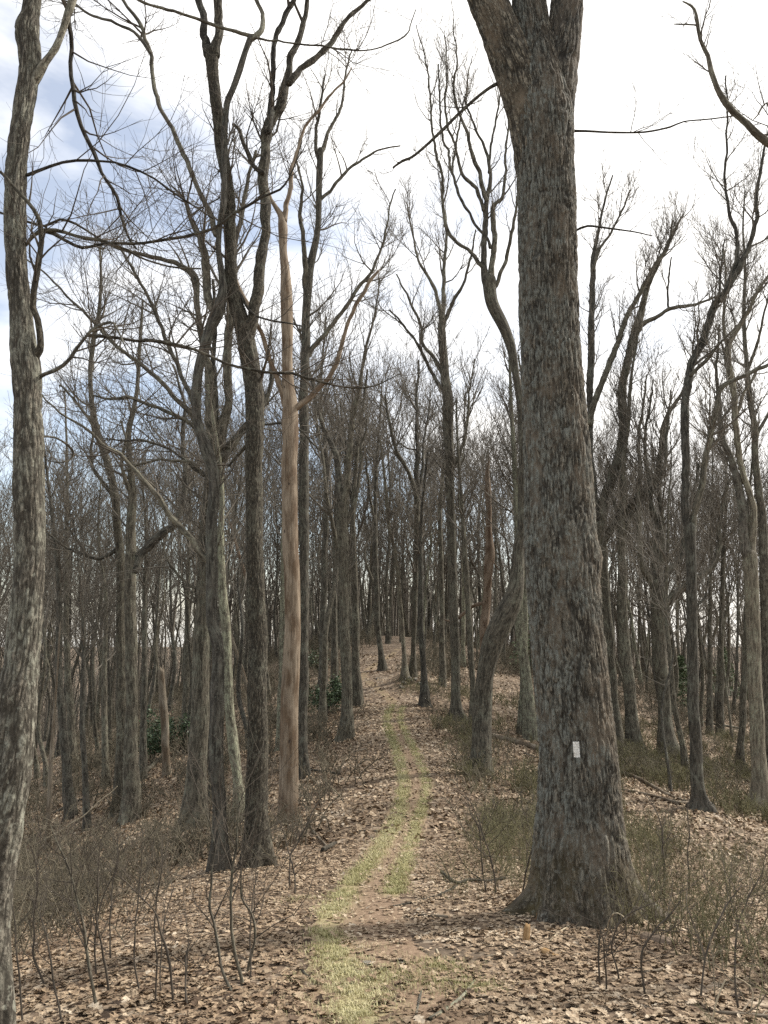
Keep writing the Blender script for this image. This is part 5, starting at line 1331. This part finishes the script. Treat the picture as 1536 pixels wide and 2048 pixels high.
SAP = [
 ([(47, 2048, 6), (36, 1955, 5), (31, 1871, 4), (28, 1800, 3), (35, 1740, 2)], 'thin dark sapling standing closest to the grey left-edge trunk'),
 ([(93, 1970, 6), (73, 1919, 6), (69, 1846, 5), (71, 1755, 4), (66, 1690, 2)], 'bent-footed dark sapling behind the ones at the lower left edge'),
 ([(126, 2048, 6), (109, 1948, 5), (98, 1897, 5), (84, 1840, 3), (60, 1790, 2)], 'slim sapling leaning left that leaves the bottom edge'),
 ([(194, 2013, 10), (182, 1926, 8), (168, 1857, 8), (157, 1802, 6), (142, 1758, 5), (118, 1700, 4), (100, 1655, 2)], 'stoutest dark sapling leaning left in the lower left corner'),
 ([(219, 1988, 7), (210, 1911, 6), (199, 1846, 5), (193, 1755, 4), (200, 1680, 2)], 'straight dark sapling just right of the stoutest leaning one'),
 ([(193, 1955, 5), (191, 1875, 5), (204, 1798, 4), (226, 1747, 3), (240, 1690, 2)], 'thin sapling rising behind the stoutest one and leaning right'),
 ([(222, 1919, 5), (220, 1846, 4), (222, 1773, 4), (233, 1729, 3), (236, 1660, 2)], 'upright thin sapling deeper in the left thicket'),
 ([(281, 1988, 5), (268, 1919, 5), (268, 1860, 4), (272, 1798, 4), (281, 1729, 3), (290, 1660, 2)], 'slim upright sapling midway in the left thicket'),
 ([(348, 2010, 6), (337, 1919, 7), (324, 1871, 6), (306, 1820, 4), (270, 1780, 4), (219, 1736, 2)], 'sapling arching far to the left across the thicket'),
 ([(310, 2008, 5), (313, 1904, 5), (312, 1809, 4), (321, 1736, 3), (325, 1670, 2)], 'straight sapling crossing the arching one'),
 ([(324, 1992, 4), (318, 1900, 4), (330, 1830, 3), (350, 1770, 2)], 'thin sapling leaning right behind the arching one'),
 ([(467, 1984, 9), (441, 1933, 8), (432, 1860, 8), (423, 1809, 7), (425, 1736, 6), (427, 1690, 5), (414, 1640, 3), (400, 1590, 2)], 'left stem of the three crooked saplings left of the path'),
 ([(487, 1970, 10), (474, 1904, 9), (464, 1828, 8), (463, 1736, 7), (470, 1690, 5), (478, 1620, 3), (500, 1560, 2)], 'thick middle stem of the three crooked saplings left of the path'),
 ([(492, 1950, 8), (505, 1875, 7), (501, 1831, 6), (485, 1795, 5), (483, 1747, 4), (495, 1690, 2)], 'crooked right stem of the three saplings left of the path'),
 ([(501, 1962, 4), (502, 1880, 4), (506, 1800, 3), (515, 1740, 2)], 'thin straight shoot beside the crooked right stem'),
 ([(376, 2013, 6), (369, 1945, 5), (373, 1905, 4), (385, 1880, 2)], 'short bent stem near the bottom left of the grass'),
 ([(1042, 1790, 5), (1055, 1740, 5), (1064, 1690, 4), (1074, 1645, 3), (1085, 1600, 2)], 'dark sapling leaning against the left flank of the oak foot'),
 ([(993, 1790, 5), (985, 1725, 4), (970, 1670, 4), (950, 1620, 3), (930, 1590, 2)], 'thin dark sapling arching left in the brush left of the oak'),
 ([(972, 1785, 5), (965, 1720, 4), (958, 1660, 3), (940, 1625, 2)], 'thinner straight sapling left of the arching one by the oak'),
 ([(1327, 1795, 6), (1328, 1720, 5), (1322, 1665, 4), (1310, 1620, 3), (1290, 1585, 2)], 'upright dark sapling right of the oak in the green brush'),
 ([(1378, 1790, 5), (1377, 1730, 4), (1380, 1670, 3), (1376, 1620, 2)], 'second dark sapling farther right of the oak'),
 ([(1200, 1972, 6), (1199, 1930, 6), (1198, 1885, 5), (1205, 1850, 3), (1215, 1820, 2)], 'short dark stem before the oak roots'),
 ([(1212, 1985, 5), (1211, 1930, 5), (1207, 1880, 4), (1195, 1840, 2)], 'thin stem right beside the short dark one before the oak'),
 ([(1240, 1965, 6), (1233, 1925, 5), (1225, 1890, 5), (1235, 1850, 4), (1262, 1822, 3), (1300, 1805, 2)], 'crooked twiggy stem right of the oak roots'),
 ([(1290, 1990, 6), (1285, 1930, 5), (1298, 1880, 5), (1330, 1835, 4), (1360, 1800, 3)], 'leaning twiggy stem in the lower right brush'),
 ([(1400, 2000, 6), (1410, 1930, 5), (1425, 1870, 5), (1450, 1810, 4), (1480, 1770, 2)], 'dark stem leaning right in the lower right brush'),
 ([(1478, 2020, 6), (1470, 1940, 5), (1478, 1860, 4), (1500, 1790, 3), (1520, 1740, 2)], 'tall dark stem near the right edge of the brush'),
 ([(590, 1790, 4), (588, 1740, 4), (575, 1690, 3), (560, 1640, 2)], 'dark shoot below the barkless dead tree'),
 ([(580, 1775, 5), (578, 1720, 4), (592, 1690, 4), (612, 1650, 4), (632, 1610, 3), (655, 1585, 2)], 'dark stem arching right past the foot of the dead tree'),
 ([(520, 1650, 6), (455, 1610, 5), (420, 1575, 4), (395, 1530, 3), (380, 1500, 2)], 'pale twiggy shrub branch leaning across the curved tree foot'),
]
for rows, lab in SAP:
    thick = rows[0][2] >= 8
    sapling(rows, lab, M['wood'] if thick else M['twig_dark'], (12, 26, 26) if thick else (8, 14, 16), .36 if thick else .3)
sapling([(1216, 1872, 4), (1218, 1845, 4), (1228, 1828, 4), (1240, 1829, 3), (1250, 1837, 3), (1254, 1850, 2)], 'pale bleached stalk hooked over in front of the oak roots', M['stalk'], None, cat='stalk', name='dead_stalk')
sapling([(1252, 1880, 5), (1253, 1845, 4), (1262, 1822, 4), (1268, 1812, 3), (1290, 1825, 2)], 'grey peeling bent stalk right of the hooked pale one', M['log'], (4, 6, 0), .15, cat='stalk', name='dead_stalk')
sapling([(1422, 2048, 5), (1432, 2010, 5), (1442, 1980, 4), (1449, 1962, 3)], 'straw-pale straight stalk at the bottom right', M['stalk'], None, cat='stalk', name='dead_stalk')
sapling([(1497, 2030, 4), (1505, 2000, 4), (1500, 1975, 3), (1470, 1958, 2)], 'thin straw stalk bending left near the right edge', M['stalk'], None, cat='stalk', name='dead_stalk')
sapling([(64, 1715, 4), (90, 1680, 4), (140, 1650, 4), (190, 1610, 3), (235, 1570, 2)], 'long straw-coloured cane slanting across the left brush', M['stalk'], None, cat='stalk', name='dead_stalk')

# ------------------------------------------------------------------ undergrowth of thin stems
def clump_proto(h, nst, fat, mat):
    st = np.zeros((nst, 4, 3)); st[:, 0, :2] = RNG.normal(0, .13, (nst, 2))
    d = norm(np.concatenate([RNG.normal(0, .42, (nst, 2)), np.ones((nst, 1))], 1))
    for k in range(1, 4):
        st[:, k] = st[:, k - 1] + d * (h * RNG.uniform(.6, 1.1, (nst, 1)) / 3)
        d = norm(d + RNG.normal(0, .22, (nst, 3)))
    R = np.full((nst, 4), .0034 * fat) * np.array([1.2, 1, .8, .5])
    a, ar = grow(st, R, nst * 4, .25, (.12 * h, .5 * h), (25, 65), .15, 3, .75, .0018 * fat, .25)
    b_, br = grow(a, ar, nst * 6, .1, (.07 * h, .25 * h), (25, 65), .15, 2, .8, .0016 * fat, .2)
    g = Geo(); tubes(g, st, R, 3); tubes(g, a, ar, 3); tubes(g, b_, br, 3)
    return bpy.data.objects.new('brush_clump', g.mesh('brush_clump', mat))
def scatter_clumps(name, mat, pts, hs, far_y=15.):
    col = bpy.data.collections.new(name + '_clumps')
    for k in range(14):
        col.objects.link(clump_proto(RNG.uniform(.4, .8), int(RNG.integers(4, 9)), 1. if k < 7 else 2.1, mat))
    me = bpy.data.meshes.new(name)
    me.vertices.add(len(pts)); me.vertices.foreach_set('co', pts.astype(np.float32).ravel())
    me.attributes.new('rz', 'FLOAT', 'POINT').data.foreach_set('value', RNG.uniform(0, 6.28, len(pts)).astype(np.float32))
    me.attributes.new('sc', 'FLOAT', 'POINT').data.foreach_set('value', hs.astype(np.float32))
    ix = RNG.integers(0, 7, len(pts)) + np.where(pts[:, 1] > far_y, 7, 0)
    me.attributes.new('ix', 'INT', 'POINT').data.foreach_set('value', ix.astype(np.int32))
    me.materials.append(mat)
    o = bpy.data.objects.new(name, me); C.objects.link(o); tag(o, kind='stuff')
    ng = bpy.data.node_groups.new(name + '_scatter', 'GeometryNodeTree')
    ng.interface.new_socket('Geometry', in_out='INPUT', socket_type='NodeSocketGeometry')
    ng.interface.new_socket('Geometry', in_out='OUTPUT', socket_type='NodeSocketGeometry')
    gi, go = ng.nodes.new('NodeGroupInput'), ng.nodes.new('NodeGroupOutput')
    ip = ng.nodes.new('GeometryNodeInstanceOnPoints'); ci = ng.nodes.new('GeometryNodeCollectionInfo')
    ci.inputs['Collection'].default_value = col; ci.inputs['Separate Children'].default_value = True; ci.inputs['Reset Children'].default_value = True
    ip.inputs['Pick Instance'].default_value = True
    def na(nm, ty):
        q_ = ng.nodes.new('GeometryNodeInputNamedAttribute'); q_.data_type = ty; q_.inputs['Name'].default_value = nm
        return next(x_ for x_ in q_.outputs if x_.enabled and x_.name == 'Attribute')
    cx = ng.nodes.new('ShaderNodeCombineXYZ'); er = ng.nodes.new('FunctionNodeEulerToRotation')
    ng.links.new(gi.outputs[0], ip.inputs['Points']); ng.links.new(ci.outputs[0], ip.inputs['Instance'])
    ng.links.new(na('ix', 'INT'), ip.inputs['Instance Index']); ng.links.new(na('sc', 'FLOAT'), ip.inputs['Scale'])
    ng.links.new(na('rz', 'FLOAT'), cx.inputs['Z']); ng.links.new(cx.outputs[0], er.inputs[0]); ng.links.new(er.outputs[0], ip.inputs['Rotation'])
    ng.links.new(ip.outputs[0], go.inputs[0])
    o.modifiers.new('scatter', 'NODES').node_group = ng
def candidates(n, y0, y1):
    x, y = wedge(n, y0, y1, .6)
    return x, y, x - np.interp(y, cs[:, 1], cs[:, 0])
# olive brush right of the trail and around the oak
x, y, u = candidates(16000, 4.2, 40)
d = np.clip((u - .9) / 1.0, 0, 1) * np.clip((noise2(x, y, 2.4, 61) * .7 + noise2(x, y, .8, 64) * .3 - .36) * 4, 0, 1)
d = np.where((y < 9) & (u < 2.6), 0, d)
d = np.where(((x - OAK[0]) ** 2 + (y - OAK[1]) ** 2) < .9, 0, d)
d = np.where((y < 9.3) & (x < .30 * y), d * .04, d)
d = np.where((y < 9.3) & (x > .31 * y), np.maximum(d, .5 * np.clip((x - .31 * y) / .8, 0, 1)), d)
d *= np.interp(y, [4, 7, 12, 24, 40], [.6, .75, .6, .5, .3])
zc = gz(x, y) + .25 - CAM_Z
fw_ = y * CP_ + zc * SP_
sx, sy = 768 + FPX * x / fw_, 1024 - FPX * (zc * CP_ - y * SP_) / fw_
t_ = (sx - 1230) / 306
clear = (sx > 1225) & (sy > 1535 + 95 * t_) & (sy < 1635 + 100 * t_)
clear |= (sx > 975) & (sx < 1115) & (sy > 1455) & (sy < 1545)
d = np.where(clear, d * .06, d)
k = RNG.random(len(x)) < d
p = np.stack([x[k], y[k], gz(x[k], y[k]) - .02], 1)
print('right clumps', len(p))
mixed = RNG.random(len(p)) < .22
scatter_clumps('undergrowth', M['brush'], p[~mixed], RNG.uniform(.7, 1.3, int((~mixed).sum())))
scatter_clumps('undergrowth', M['brush_brown'], p[mixed], RNG.uniform(.8, 1.5, int(mixed.sum())))
# brown brush on the left slope
x, y, u = candidates(24000, 6.0, 44)
d = np.clip((-u - 1.2) / 2.2, 0, 1) * np.clip((noise2(x, y, 2.6, 63) * .6 + noise2(x, y, .9, 65) * .4 - .30) * 2.6, 0, 1)
d *= np.interp(y, [6, 7.2, 9, 14, 19, 30, 44], [.05, .2, .36, .34, .2, .13, .12])
k = RNG.random(len(x)) < d
p = np.stack([x[k], y[k], gz(x[k], y[k]) - .02], 1)
print('left clumps', len(p))
scatter_clumps('undergrowth', M['brush_brown'], p, RNG.uniform(.7, 2.1, len(p)))
# low bushes on the crest where the trail goes out of sight
x = RNG.uniform(-22, 26, 3600); y = RNG.uniform(40, 88, 3600); u = x - np.interp(y, cs[:, 1], cs[:, 0])
k = (np.abs(u) > 1.6) & (noise2(x, y, 3.5, 66) > np.where(np.abs(u) < 5, .3, .42))
x, y = x[k], y[k]
scatter_clumps('undergrowth', M['brush_brown'], np.stack([x, y, gz(x, y) - .02], 1), RNG.uniform(1.0, 2.1, len(x)))

tot = sum(len(me.polygons) for me in bpy.data.meshes)
print('faces', tot, 'objects', len(bpy.data.objects), 'bg trees', count)
for o in bpy.data.objects:
    if o.type == 'EMPTY' and o.name.startswith(('bare_tree', 'dead_tree', 'oak')): print(o.name, [round(v, 1) for v in o.location], end='; ')
